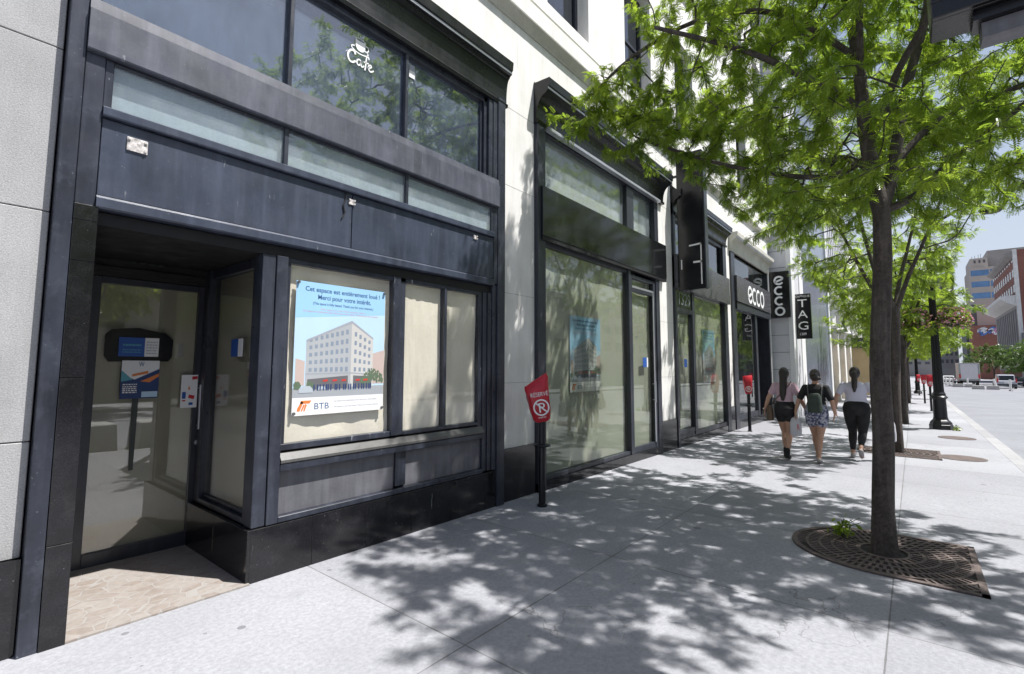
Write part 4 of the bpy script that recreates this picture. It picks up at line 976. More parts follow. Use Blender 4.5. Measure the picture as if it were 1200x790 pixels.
class Skel:
    def __init__(s): s.p=[];s.par=[];s.rmin=[]
    def stem(s,pts,rr,start=-1):
        pr=start; ids=[]
        sp=spline(pts,4) if len(pts)>2 else pts
        for i,p in enumerate(sp):
            if start>=0 and i==0: ids.append(start); continue
            t=i/(len(sp)-1); s.p.append(np.array(p,float)); s.par.append(pr); s.rmin.append(rr[0]+(rr[1]-rr[0])*t); pr=len(s.p)-1; ids.append(pr)
        return ids
    def grow(s,targets,seg=.22,first=0,wig=.05,sag=0):
        base=np.mean(s.p[first:],0)
        tg=sorted(targets,key=lambda t:min(np.linalg.norm(np.array(s.p[first:])-t,axis=1)))
        for t in tg:
            A=np.array(s.p[first:]); d=np.linalg.norm(A-t,axis=1)+.9*np.maximum(0,A[:,2]-t[2]); k=int(np.argmin(d))+first
            p0=s.p[k]; v=t-p0; n=max(2,int(np.linalg.norm(v)/seg)); pr=k
            d0=(p0-s.p[s.par[k]]) if s.par[k]>=0 else np.array((0,0,1.)); d0/=np.linalg.norm(d0)+1e-6
            c=p0+d0*np.linalg.norm(v)*.35
            for i in range(1,n+1):
                u=i/n; q=(1-u)**2*p0+2*u*(1-u)*c+u*u*t+RNG.normal(0,wig,3)*(u*(1.-u)*2) + np.array((0,0,-sag*u*u))
                s.p.append(q); s.par.append(pr); s.rmin.append(0); pr=len(s.p)-1
    def radii(s,tip=.0045,ex=2.35):
        n=len(s.p); cnt=np.zeros(n); ch=[[] for _ in range(n)]
        for i,p in enumerate(s.par):
            if p>=0: ch[p].append(i)
        for i in range(n-1,-1,-1):
            if not ch[i]: cnt[i]=1
            if s.par[i]>=0: cnt[s.par[i]]+=cnt[i]
        r=np.maximum(tip*cnt**(1/ex),s.rmin); s.ch=ch; s.cnt=cnt; s.r=r; return r
    def mesh(s,mb,rmin=0):
        n=len(s.p); started=[(i,None) for i in range(n) if s.par[i]<0]
        while started:
            i,pre=started.pop(); pts=[];rr=[]
            if pre is not None: pts.append(s.p[pre]); rr.append(min(s.r[pre],s.r[i]*1.15))
            while True:
                pts.append(s.p[i]); rr.append(s.r[i]); c=s.ch[i]
                if not c: break
                c=sorted(c,key=lambda k:-(s.r[k]*1000+s.cnt[k])); 
                for k in c[1:]: started.append((k,i))
                i=c[0]
            if max(rr)<rmin or len(pts)<2: continue
            m=max(rr); mb.tube(pts,rr,12 if m>.05 else 7 if m>.02 else 4)
    def twigs(s,rmax,step):
        P=[];D=[]
        for i in range(len(s.p)):
            k=s.par[i]
            if k<0 or s.r[i]>rmax or s.rmin[i]>0: continue
            d=s.p[i]-s.p[k]; L=np.linalg.norm(d); m=max(1,int(round(L/step)))
            for j in range(m): P.append(s.p[k]+d*(j+RNG.random())/m); D.append(d/(L+1e-6))
        return np.array(P),np.array(D)
def leaves(sk,rmax,step,L,tpl,mult=1,out=.9,down=.35):
    P,D=sk.twigs(rmax,step); P=np.repeat(P,mult,0)+RNG.normal(0,.02,(len(P)*mult,3)); D=np.repeat(D,mult,0)
    side=RNG.normal(size=P.shape)*np.array((1,1,.55)); side-= (side*D).sum(1,keepdims=True)*D; side/=np.linalg.norm(side,axis=1,keepdims=True)
    d=D*.55+side*out+np.array((0,0,-down))+RNG.normal(0,.15,P.shape)
    return place_leaves(P,d,L*RNG.uniform(.7,1.15,len(P)),tpl)
def tree(label,loc,sk,q,leafm,group,barkmin=0):
    t=thing('locust_tree',label,'tree',loc,group)
    mb=MB(); sk.mesh(mb,barkmin); mb.build('trunk','bark',t,smooth=True,recalc=False); fast_quads(q,'crown',leafm,t); return t
# nearest tree: limbs follow the fork seen in the photograph
bx,by=5.57,.29; g0=gz(bx)
sk=Skel()
tr=sk.stem([(bx,by-.01,g0-.1),(bx,.275,.35),(bx,.24,1.0),(bx,.235,1.6),(bx,.185,2.3),(bx,.16,2.68),(bx,.15,3.05)],(.088,.068))
for k,r in zip(tr,(.128,.108,.098,.092)): sk.rmin[k]=r
top=tr[-1]; low=tr[-5]
a=sk.stem([sk.p[top],(bx+.02,.20,3.5),(bx+.03,.235,3.95),(bx+.02,.25,4.45),(bx+.1,.3,5.2),(bx+.1,.35,6.2)],(.075,.035),top)
b=sk.stem([sk.p[top],(bx+.08,.06,3.4),(bx+.1,.0,3.73),(bx+.25,-.1,4.3),(bx+.6,-.3,5.2),(bx+.8,-.4,6.2)],(.06,.03),top)
c=sk.stem([sk.p[a[6]],(bx-.06,.08,3.95),(bx-.1,.0,4.2),(bx-.15,-.12,4.42),(bx-.3,-.5,5.0),(bx-.4,-.9,5.7)],(.04,.022),a[6])
d=sk.stem([sk.p[a[9]],(bx-.15,.5,4.3),(bx-.5,1.1,4.75),(bx-.9,1.9,5.15)],(.045,.02),a[9])
e=sk.stem([sk.p[top],(bx+.1,-.1,3.18),(bx+.2,-.35,3.45),(bx+.3,-.9,3.9),(bx+.2,-1.6,4.4)],(.038,.018),top)
f=sk.stem([sk.p[b[5]],(bx+.3,-.3,3.9),(bx+.7,-.9,4.2),(bx+1.2,-1.5,4.6)],(.035,.016),b[5])
h=sk.stem([sk.p[a[5]],(bx+.2,.55,3.55),(bx+.3,1.1,3.75),(bx+.3,1.8,4.1),(bx+.3,2.6,4.6)],(.035,.015),a[5])
i_=sk.stem([sk.p[a[13]],(bx-.1,.9,5.3),(bx-.1,1.7,5.6),(bx+.05,2.6,5.6),(bx+.1,3.2,5.35)],(.03,.012),a[13])
j_=sk.stem([sk.p[b[3]],(bx+.5,.4,3.8),(bx+1.2,.7,4.1),(bx+2.0,1.0,4.7)],(.035,.015),b[3])
l_=sk.stem([sk.p[a[10]],(bx-.5,.2,4.7),(bx-1.1,.1,4.9),(bx-1.9,-.1,5.1)],(.035,.014),a[10])
def crown_targets(n,clumps,cx,cy,zb,ztop,R,seed,test=None,cr=.42):
    rg=np.random.default_rng(seed); C=[]
    while len(C)<clumps:
        p=rg.uniform((-R,-R,zb),(R,R,ztop)); r=math.hypot(p[0],p[1])
        hz=(p[2]-zb)/(ztop-zb)
        lim=R*min(1,.62+1.4*hz)*math.sqrt(max(0,1-max(0,(hz-.35)/.65)**2))
        if r>lim or r<.12*R: continue
        q=(cx+p[0],cy+p[1],p[2])
        if test and not test(*q): continue
        if C and min(np.linalg.norm(np.array(C)-q,axis=1))<cr*.8: continue
        C.append(q)
    T=[]
    per=n//clumps
    for c in C:
        for k in range(per):
            q=np.array(c)+rg.normal(0,1,3)*(cr,cr,cr*.42)
            if test and not test(*q): continue
            T.append(q)
    return T
def ok1(x,y,z):
    dx,dy=x-bx,y-by; k=5.57/max(x,2.5); yy=y*k; zz=1.62+(z-1.62)*k
    zb=3.0 if yy<1.25 else 3.0+2.0*(yy-1.25) if yy<1.95 else 4.4+.5*(yy-1.95)
    if y>3.45 or yy>3.5 or dx<(-2.1 if y<-.35 else -1.75): return False
    if dx<-1.2 and z<3.7: return False
    if y>.4 and x-4.1<.55*(y-.4): return False
    if x<5.2 and y<-1.35: return False
    return zz>zb and z>2.95 and not (2.9<x<3.7 and y<.1 and z<4.4)
T=crown_targets(2700,165,bx,by,2.9,8.0,3.1,5,ok1)
T+= [np.array((bx+.05+random.gauss(0,.22),3.02+random.gauss(0,.28),5.15+random.gauss(0,.24))) for _ in range(80)]
T+= [np.array((bx+.3+random.gauss(0,.3),2.45+random.gauss(0,.25),4.8+random.gauss(0,.22))) for _ in range(80)]
T+= [np.array((bx+.3+random.gauss(0,.3),1.9+random.gauss(0,.2),4.4+random.gauss(0,.16))) for _ in range(50)]
sk.grow(T,.2,first=top,wig=.06,sag=.08); sk.radii(.0042,2.5)
tplA=leaf_template(7,.3,.052,.026); tplB=leaf_template(7,.25,.050,.028)
q=leaves(sk,.0085,.0185,.10,tplA,2)
open('/tmp/stat.txt','w').write('%d'%(len(q)//4)) if False else None
TG='honey locust trees along the kerb'
tree('nearest honey locust, dark trunk rising from the rusty grate in front',(bx,by,g0),sk,q,'leaf',TG)
# second model for the trees farther on
def std_tree(seed,label,loc,leafm,zb=2.6,top=7.4,R=2.7,n=620,cl=80,step=.05,L=.19,r0=.11,tpl=tplB,mult=2,lean=0,test=None):
    sk=Skel(); x,y,z=loc; rg=random.Random(seed)
    t0=sk.stem([(x,y,z-.1),(x,y+lean*.3,z+1),(x+.03,y-.06+lean,z+2.2),(x,y-.1+lean,z+zb)],(r0,r0*.8)); tp=t0[-1]
    for k in range(5):
        a=k*1.26+rg.random(); rr=.5+.3*rg.random()
        sk.stem([sk.p[tp-k%2],(x+.5*rr*math.cos(a),y+.5*rr*math.sin(a),z+zb+.6),(x+1.0*rr*math.cos(a),y+1.0*rr*math.sin(a),z+zb+1.4),(x+1.7*rr*math.cos(a),y+1.7*rr*math.sin(a),z+zb+2.6)],(r0*.5,r0*.18),tp-k%2)
    sk.grow(crown_targets(n,cl,x,y,z+zb-.1,z+top,R,seed,test or (lambda a,b,c:b<3.2 or y<-2)),.3,first=tp,wig=.06,sag=.08); sk.radii(.006,2.5)
    return tree(label,loc,sk,leaves(sk,.012,step,L,tpl,mult),leafm,TG)
t2=std_tree(21,'second honey locust up the pavement, just left behind the nearest trunk',(12.75,.32,gz(12.75)),'leaf',2.9,7.6,3.0,900,95,.036,.13,r0=.10,test=lambda a,b,c:b<3.2 and c>3.0+1.25*max(0,b*12.7/a-1.2) and c>2.9+2.2*max(0,-.35-b*12.7/a))
t3=std_tree(33,'third honey locust up the pavement, mostly hidden by the two nearer trunks',(20.2,.3,gz(20.2)),'leaf_far',2.5,6.0,2.3,test=lambda a,b,c:-1.2<b<2.4 and c>2.5+1.2*max(0,b-1.0) and c<5.9)
def again(src,x,y,rz,label,s=1):
    c=copy_tree(src); c.location=(x,y,gz(x)); c.rotation_euler=(0,0,rz); c.scale=(s,s,s); c['label']=label; return c
again(t3,27.6,.35,1.3,'fourth honey locust up the pavement, pale green behind the lamp post')
again(t3,34.8,.3,2.7,'fifth honey locust up the pavement, trunk seen left of the red hoods')
again(t3,42.5,.3,4.0,'sixth honey locust up the pavement',1.05)
again(t3,50.5,.4,.7,'seventh honey locust up the pavement',1.1)
again(t3,60,.5,5.1,'eighth honey locust up the pavement',1.15)
again(t3,72,.5,2.1,'ninth and farthest honey locust on the near pavement',1.2)
std=std_tree(51,'rounded dark green tree across the road behind the row of white posts',(108,-13.5,gz(108)),'leaf_dark',2.4,7.6,4.4,480,70,.11,.42,r0=.16)
for o_ in [std]: o_['group']='dark trees across the road'
for x,y,l,s in ((118,-10.8,'dark green tree above the parked truck across the road',.95),(98,-14.6,'dark green tree at the right edge of the view across the road',.9),(128,-16,'dark green tree in front of the dark fronted building',1),):
    o_=again(std,x,y,x*.3,l,s); o_['group']='dark trees across the road'
# trees across the road that only the windows mirror
for x,y,l,s in ((4.5,-15,'street tree across the road, mirrored in the cafe windows',1.3),(13,-15,'street tree across the road, mirrored in the tinted window',1.35),(22,-15.2,'street tree across the road opposite the shoe shop',1.3),(-5,-15,'street tree across the road behind the camera',1.25)):
    o_=again(t3,x,y,x,l,s); o_['group']='locust trees across the road'
# weeds by the grate
W=thing('weed','small green weed sprouting through the grate beside the nearest trunk','weed',(5.75,.62,gz(5.7)+.02))
p=np.array([(5.75+random.gauss(0,.06),.60+random.gauss(0,.06),gz(5.7)+.06+abs(random.gauss(0,.06))) for _ in range(70)]); cloud_quads(p,.035,'leaf','leaves',W,.5)
m=MB()
for k in range(6): m.tube([(5.75,.6,gz(5.7)),(5.75+random.gauss(0,.03),.6+random.gauss(0,.03),gz(5.7)+.1),(5.75+random.gauss(0,.06),.6+random.gauss(0,.06),gz(5.7)+.2)],.003,4)
m.build('stem','leaf_dark',W)
W=thing('weed','tiny tuft of yellow green weed at the foot of the nearest lamp post','weed',(18.8,-.85,gz(18.8)))
p=np.array([(18.8+random.gauss(0,.06),-.86+random.gauss(0,.04),gz(18.8)+abs(random.gauss(0,.06))) for _ in range(60)]); cloud_quads(p,.04,'flower_green','leaves',W,.4)
# concrete planters out by the kerb behind the camera: the door mirrors them
MT['planter']=M('planter_concrete',(.42,.42,.41),.85,var=.08,bump=.2)
for k,(x,y) in enumerate(((2.35,-2.6),(3.5,-2.6),(.9,-2.6))):
    t=thing('planter_block',['square concrete block on the road edge, right of the middle block','square concrete block on the road edge, farthest from the camera','square concrete block on the road edge behind the camera'][k],'block',(x,y,-.13),'concrete blocks at the road edge')
    m=MB(); m.prism([(x-.42,-.13),(x+.42,-.13),(x+.38,.45),(x-.38,.45)],'y',y-.4,y+.4); m.build('body','planter',t,bevel=.02)
# ------------------------------------------------------------------ vehicles and road furniture far up the street
def carpaint(n,c): MT[n]=M(n,c,.25,var=.03,fine=0)
carpaint('car_silver',(.42,.45,.5)); carpaint('car_white',(.7,.7,.7)); carpaint('car_dark',(.03,.035,.05)); carpaint('car_red',(.35,.03,.03))
MT['tail_light']=M('tail_light',(.55,.02,.02),.3,fine=0); MT['tyre']=M('tyre',(.015,.015,.015),.8); MT['rim']=M('wheel_rim',(.4,.4,.42),.3,metal=.7)
MT['car_glass']=M('car_glass',(.02,.025,.03),.08,fine=0)
def car(x,y,label,mat,suv=False,group='cars parked along the far kerb',plate=True):
    """rear of the car towards the camera"""
    g=gz(x)-.13; t=thing('parked_car',label,'car',(x,y,g),group); H=1.72 if suv else 1.45; W=.9; L=4.5
    body=[(0,.45),(.0,.85),(.08,1.0),(.25 if suv else .9,1.02),(L*.72,1.0),(L-.1,.85),(L,.6),(L,.35),(.05,.35)]
    m=MB()
    def sect(prof,w0,w1,zt):
        pass
    m.prism([(x+a,g+b) for a,b in body],'y',y-W,y+W); m.build('body',mat,t,bevel=.05)
    gh=[(.18,1.0),(.35,H-.05),(.55,H),(L*.55,H),(L*.74,1.0)] if suv else [(.75,1.0),(1.2,H-.04),(1.5,H),(L*.52,H),(L*.74,1.0)]
    m=MB(); m.prism([(x+a,g+b) for a,b in gh],'y',y-W*.82,y+W*.82); m.build('cabin',mat,t,bevel=.05)
    m=MB(); i0,i1=gh[0],gh[1]
    ta=Vector((x+i0[0]+.02,0,g+i0[1]+.05)); tb=Vector((x+i1[0]-.0,0,g+i1[1]-.05)); nn=Vector((-(tb.z-ta.z),0,tb.x-ta.x)).normalized()*.03
    m.raw([(p.x+nn.x*s,y+k*W*.7,p.z+nn.z*s) for s in (0,1) for p,k in ((ta,-1),(ta,1),(tb,1),(tb,-1))],[(3,2,1,0),(4,5,6,7),(0,1,5,4),(1,2,6,5),(2,3,7,6),(3,0,4,7)])
    for s in (-1,1): m.prism([(x+a,g+b) for a,b in ((gh[0][0]+.35,1.06),(gh[1][0]+.3,H-.1),(L*.53,H-.1),(L*.68,1.06))],'y',y+s*W*.82-.01,y+s*W*.82+.012)
    m.build('window','car_glass',t)
    for s in (-1,1):
        m=MB(); m.box(x-.03,x+.12,y+s*W*.98-.13*(s>0)-.0,y+s*W*.98+.13*(s<0),g+.78,g+(1.25 if suv else .98)); m.build('tail_light','tail_light',t)
    m=MB(); m.box(x-.06,x+.05,y-W*.96,y+W*.96,g+.38,g+.58); m.build('bumper','car_dark',t,bevel=.02)
    m=MB(); m.box(x-.04,x+.02,y-.25,y+.25,g+.66,g+.8); m.build('number_plate','white',t)
    for dx in (.85,L-.85):
        for s in (-1,1):
            m=MB(); m.tube([(x+dx,y+s*(W-.2),g+.33),(x+dx,y+s*(W+.01),g+.33)],.33,18); w=m.build('wheel','tyre',t)
            m=MB(); m.tube([(x+dx,y+s*(W-.0),g+.33),(x+dx,y+s*(W+.02),g+.33)],.2,14); m.build('rim','rim',w)
    return t
car(85,-8.8,'silver blue hatchback parked with its rear towards us behind the white posts','car_silver',True)
car(118,-4.9,'white car parked in the lane left of the grey box truck','car_white')
car(97,-11.3,'dark car parked between the box truck and the silver hatchback','car_dark')
car(130,-3.1,'pale car far up the lane beside the lamp post','car_silver')
t=thing('box_truck','grey box truck stopped with its pale rear door facing us','truck',(95,-6.1,gz(95)-.13)); g=gz(95)-.13
m=MB(); m.box(95,101,-7.25,-5.0,g+.85,g+3.35); m.build('cargo_box','city_beige',t,bevel=.04)
MT['truck_edge']=M('truck_edge',(.30,.36,.36),.5,fine=0)
m=MB(); m.box(94.93,95,-7.2,-5.05,g+.9,g+1.05).box(94.93,95,-7.2,-5.05,g+3.2,g+3.33).box(94.93,95,-7.2,-7.05,g+1.05,g+3.2).box(94.93,95,-5.2,-5.05,g+1.05,g+3.2); m.build('rear_frame','truck_edge',t)
m=MB(); m.box(94.95,94.99,-7.04,-5.21,g+1.06,g+3.19); m.build('rear_door','panel_grey',t)
for y in (-7.12,-5.12): m=MB(); m.box(94.88,94.93,y-.09,y+.09,g+1.2,g+1.75); m.build('tail_light','tail_light',t)
m=MB(); m.box(95.2,102.6,-6.9,-5.4,g+.55,g+.84); m.build('chassis','car_dark',t)
m=MB(); m.prism([(101.1,g+.6),(101.1,g+2.5),(102.2,g+2.5),(102.7,g+1.6),(103.0,g+1.4),(103.0,g+.5)],'y',-7.1,-5.15); m.build('cab','car_white',t,bevel=.05)
for dx in (96.5,102.2):
    for y in (-7.0,-5.3):
        m=MB(); m.tube([(dx,y-.15,g+.45),(dx,y+.15,g+.45)],.45,18); m.build('wheel','tyre',t)
def delineator(x,y,label,tilt=0):
    g=gz(x)-.13; t=thing('bollard',label,'bollard',(x,y,g),'white flexible posts in the road')
    m=MB(); m.lathe([(.17,0),(.17,.05),(.12,.09),(.09,.10)],(x,y,g),14); m.build('base','car_dark',t)
    m=MB(); m.tube([(x,y,g+.09),(x,y+tilt*.5,g+.6),(x,y+tilt,g+1.22)],.095,12); m.build('post','white',t,smooth=True)
for x,y,l,tl in ((68.5,-8.55,'white flexible road post, rightmost of the nearer three',0),(74,-7.9,'white flexible road post, middle of the nearer three',.0),(80,-7.45,'leaning white flexible road post, leftmost of the nearer three',.25),
  (92,-5.7,'white flexible road post at the right corner of the box truck',0),(99,-4.55,'white flexible road post left of the box truck',0),(104,-4.35,'white flexible road post second left of the truck',0),(110,-4.15,'white flexible road post third left of the truck',0),(116,-4.0,'white flexible road post in front of the white car',0),(122,-3.9,'white flexible road post farthest up the lane',0)):
    delineator(x,y,l,tl)
for x,y,l in ((79,-6.4,'low grey concrete barrier block in the road left of the white posts'),(90,-5.2,'low grey concrete barrier block below the box truck')):
    t=thing('barrier_block',l,'barrier',(x,y,gz(x)-.13),'concrete barriers in the road'); m=MB()
    g=gz(x)-.13
    for s in (-.62,.62): m.prism([(y+s-.55,g),(y+s+.55,g),(y+s+.5,g+.45),(y+s-.5,g+.45)],'x',x,x+.5)
    m.build('block','planter',t,bevel=.02)

# ------------------------------------------------------------------ people
def remesh(mb,voxel,smooth=4,fac=.5):
    me=mb.mesh('tmp_body',(0,0,0)); o=bpy.data.objects.new('tmp_body',me); COL.objects.link(o)
    r=o.modifiers.new('r','REMESH'); r.mode='VOXEL'; r.voxel_size=voxel; r.use_smooth_shade=True
    s=o.modifiers.new('s','SMOOTH'); s.factor=fac; s.iterations=smooth
    dg=bpy.context.evaluated_depsgraph_get(); dg.update(); n=bpy.data.meshes.new_from_object(o.evaluated_get(dg))
    bpy.data.objects.remove(o); return n
def cap(mb,pts,rr,sq=1.0,n=14):
    """chain of tapered capsules through the points"""
    for p,r in zip(pts,rr): mb.sphere(p,r,n,8)
    for i in range(len(pts)-1): mb.tube([pts[i],pts[i+1]],[rr[i],rr[i+1]],n)
def loft(mb,rings,n=22):
    """rings: (cx,cy,z,rx(depth),ry(width))"""
    vs=[];fs=[]
    for cx,cy,z,rx,ry in rings:
        for k in range(n):
            a=2*math.pi*k/n; vs.append((cx+rx*math.cos(a),cy+ry*math.sin(a),z))
    for j in range(len(rings)-1):
        for k in range(n): fs.append((j*n+k,j*n+(k+1)%n,(j+1)*n+(k+1)%n,(j+1)*n+k))
    fs.append(tuple(range(n))[::-1]); fs.append(tuple(range((len(rings)-1)*n,len(rings)*n))); mb.raw(vs,fs)
def put(me,name,mat,parent,loc,rz,sc=1):
    me.materials.clear(); me.materials.append(MT[mat]); me.name=name
    me.transform(Matrix.Rotation(rz,4,'Z')@Matrix.Scale(sc,4))
    return link(name,me,parent,loc)
def hand(mb,w,d,side,curl=.5):
    """palm and five fingers hanging from wrist w along direction d; side +1 thumb towards +x"""
    w=Vector(w); d=Vector(d).normalized(); x=Vector((1,0,0)); x=(x-d*x.dot(d)).normalized(); nrm=d.cross(x)*side
    p1=w+d*.085
    for k,u in enumerate((-.030,-.010,.010,.030)):
        cap(mb,[w+d*.01+x*u*.7,p1+x*u],[.015,.0125],n=8)
        L=(.062,.075,.080,.07)[k]; a=p1+x*u; b=a+d*L*.5+nrm*.008*curl; c=b+d*L*.42+nrm*.03*curl
        cap(mb,[a,b,c],[.0115,.0105,.009],n=8)
    a=w+d*.03+x*.025; b=a+d*.035+x*.025; c=b+d*.03+x*.004+nrm*.01
    cap(mb,[a,b,c],[.013,.012,.010],n=8)
def person(x,y,label,P,rz=0.0):
    g=gz(x); loc=(x,y,g); t=thing('person',label,'person',loc,'women walking away up the pavement'); sc_=P['h']/1.66; W=P.get('w',1.0)
    sk_=P['skin']
    m=MB()
    # torso inside the clothes
    tor=[(0,0,.80,.085,.13*W),(0,0,.90,.105,.16*W),(0,0,1.0,.095,.145*W),(0,0,1.10,.08,.118*W),(.005,0,1.22,.09,.135*W),(.0,0,1.32,.085,.155*W),(0,0,1.385,.06,.12),(.0,0,1.42,.045,.06)]
    loft(m,tor); cap(m,[(0,0,1.38),(.015,0,1.47)],[.052,.048])
    hx=P.get('head',(0,0)); hc=Vector((.02,0,1.555))
    m.sphere(hc,(.095,.076,.115),18,12); cap(m,[hc+Vector((.045,0,-.05)),hc+Vector((.055,0,-.085))],[.055,.038])
    m.sphere(hc+Vector((.10,0,-.015)),(.018,.013,.022),8,6); m.sphere(hc+Vector((.088,0,-.058)),(.012,.022,.009),8,6)
    for s in (-1,1): m.sphere(hc+Vector((-.005,s*.077,-.01)),(.02,.01,.03),8,6)
    lg=P['legs']; thick=P.get('thick',1.0)
    for s,(kn,an,toe) in zip((1,-1),lg):
        hp=(0,s*.085*W,.86); cap(m,[hp,((hp[0]+kn[0])*.5,(hp[1]+kn[1])*.5,(hp[2]+kn[2])*.5),kn],[.092*thick,.08*thick,.056*thick])
        k=Vector(kn);a=Vector(an); cal=k.lerp(a,.3)+Vector((-.018,0,0)); cap(m,[k,cal,k.lerp(a,.7),a],[.054*thick,.056*thick,.042*thick,.034])
        cap(m,[a+Vector((-.025,0,-.035)),toe],[.034,.028])
    for s,(el,wr,hd) in zip((1,-1),P['arms']):
        sh=(0,s*.165*W,1.345); cap(m,[sh,el],[.052,.039]); e=Vector(el);w=Vector(wr); cap(m,[e,e.lerp(w,.35),w],[.038,.037,.024]); hand(m,wr,hd,s)
    put(remesh(m,.0075,3),'body',sk_,t,loc,rz,sc_)
    m=MB()
    for s in (-1,1): m.sphere(hc+Vector((.086,s*.032,.012)),.011,8,6)
    put(m.mesh('eyes',(0,0,0),smooth=True),'eyes','hair',t,loc,rz,sc_)
    # shirt
    m=MB(); sh=P['shirt']
    rings=[(0,0,sh['hem'],.118,.172*W*sh.get('hw',1)),(0,0,sh['hem']+.05,.115,.165*W*sh.get('hw',1)),(0,0,1.10,.10,.140*W),(.005,0,1.22,.108,.152*W),(0,0,1.32,.10,.172*W),(0,0,1.385,.072,.135),(0,0,1.415,.055,.07)]
    loft(m,rings)
    for s,(el,wr,hd) in zip((1,-1),P['arms']):
        a=Vector((0,s*.16*W,1.345)); e=Vector(el); cap(m,[a,a.lerp(e,sh['sleeve'])],[.062,.058])
    put(remesh(m,.009,3),'shirt',sh['mat'],t,loc,rz,sc_)
    # bottoms
    m=MB(); bt=P['bottom']; loft(m,[(-.01,0,.80,.11,.16*W),(-.015,0,.86,.135,.178*W),(-.02,0,.93,.15,.190*W),(-.01,0,1.0,.132,.172*W),(0,0,1.06,.112,.15*W)])
    for s,(kn,an,toe) in zip((1,-1),lg):
        hp=Vector((-.005,s*.088*W,.88)); k=Vector(kn); a=Vector(an)
        if bt['len']<1: cap(m,[hp,hp.lerp(k,bt['len'])],[.103*thick,.103*thick*(1.04 if bt.get('flare') else .97)])
        else:
            cal=k.lerp(a,.3)+Vector((-.018,0,0)); cap(m,[hp,hp.lerp(k,.5),k,cal,k.lerp(a,.85)],[.104*thick,.090*thick,.062*thick,.062*thick,.042])
    put(remesh(m,.009,3),bt['name'],bt['mat'],t,loc,rz,sc_)
    # shoes
    for s,(kn,an,toe) in zip((1,-1),lg):
        m=MB(); a=Vector(an);tt=Vector(toe); d=(tt-a); 
        if P['shoe']=='boot': cap(m,[a+Vector((0,0,.06)),a,a+Vector((-.03,0,-.045))],[.046,.045,.04])
        cap(m,[a+Vector((-.035,0,-.05)),a.lerp(tt,.6)+Vector((0,0,-.015)),tt+Vector((.02,0,0))],[.040,.042,.034])
        put(remesh(m,.008,2),'shoe',P['shoemat'],t,loc,rz,sc_)
    # hair
    m=MB(); m.sphere(hc+Vector((-.018,0,.018)),(.098,.088,.118),18,12)
    for pts,rr in P['hair']: cap(m,[hc+Vector(p) for p in pts],rr)
    put(remesh(m,.008,2),'hair','hair',t,loc,rz,sc_)
    return t,loc,rz,sc_
MT['lilac']=M('lilac_cotton',(.52,.36,.42),.85,var=.05,fine=.03,bump=.3,bscale=18); MT['black_cloth']=M('black_cloth',(.012,.012,.014),.85,var=.2,bump=.3,bscale=20)
MT['pale_cotton']=M('pale_lilac_cotton',(.58,.57,.68),.85,var=.05,fine=.03,bump=.3,bscale=18)
def pattern():
    t=NT('patterned_cotton'); p=t.n('ShaderNodeBsdfPrincipled'); t.l(p.outputs[0],t.out.inputs[0]); co=t.co()
    t.l(t.ramp(t.noise(co,26,2),.45,.55,(.05,.06,.12,1),(.36,.36,.42,1)),p.inputs['Base Color']); p.inputs['Roughness'].default_value=.85; return t.m
MT['pattern']=pattern(); MT['brown_leather']=M('brown_leather',(.10,.06,.035),.5); MT['green_canvas']=M('green_canvas',(.03,.045,.035),.8,bump=.2)
MT['plastic_white']=M('white_plastic',(.5,.5,.54),.4,bump=.5,bscale=12,fine=0); MT['grey_shoe']=M('grey_shoe',(.3,.28,.28),.7)
p1=person(10.34,1.88,'woman in a lilac top and black shorts with long loose dark hair',dict(h=1.66,w=.95,skin='skin',thick=.97,
  legs=[((.16,.055,.47),(.10,.035,.115),(.24,.04,.05)),((.02,-.05,.47),(-.10,-.02,.12),(.01,-.03,.035))],
  arms=[((-.03,.27,1.11),(.0,.34,.90),(.1,.15,-1)),((-.02,-.26,1.11),(.0,-.335,.91),(.1,-.05,-1))],
  shirt=dict(hem=1.0,sleeve=.55,mat='lilac',hw=.9),bottom=dict(name='shorts',len=.32,mat='black_cloth'),shoe='boot',shoemat='black_cloth',
  hair=[([(-.06,0,.05),(-.09,0,-.08),(-.13,0,-.22),(-.135,.01,-.36),(-.12,.015,-.46)],[.07,.068,.062,.055,.03])]))
p2=person(10.24,1.37,'woman in a dark top and patterned shorts, middle of the three',dict(h=1.63,w=1.0,skin='skin2',
  legs=[((.17,.06,.48),(.30,.05,.13),(.44,.05,.06)),((.03,-.03,.47),(-.07,-.01,.12),(.05,-.015,.035))],
  arms=[((-.03,.27,1.11),(.0,.335,.90),(.1,.05,-1)),((-.05,-.25,1.10),(.08,-.27,.90),(.4,.2,-1))],
  shirt=dict(hem=.96,sleeve=.75,mat='black_cloth'),bottom=dict(name='shorts',len=.36,mat='pattern',flare=True),shoe='flat',shoemat='grey_shoe',
  hair=[([(-.075,0,.0),(-.11,-.01,-.02)],[.075,.05]),([(-.13,-.03,-.03),(-.135,-.08,-.04)],[.045,.03])]))
p3=person(11.25,.86,'woman in a pale t-shirt and black leggings, closest to the trunk',dict(h=1.68,w=1.15,skin='skin',thick=1.12,
  legs=[((.14,.09,.47),(.10,.10,.11),(.25,.11,.035)),((.0,-.07,.47),(-.26,-.05,.24),(-.17,-.05,.07))],
  arms=[((-.05,.30,1.12),(.0,.33,.90),(.1,-.05,-1)),((-.06,-.33,1.12),(-.02,-.43,.91),(.1,-.1,-1))],
  shirt=dict(hem=.99,sleeve=.6,mat='pale_cotton',hw=1.0),bottom=dict(name='leggings',len=1,mat='black_cloth'),shoe='flat',shoemat='grey_shoe',
  hair=[([(-.08,0,.03),(-.12,0,.0)],[.05,.04]),([(-.13,0,.01),(-.155,0,-.12),(-.14,.005,-.24),(-.125,.01,-.32)],[.04,.05,.042,.02])]))
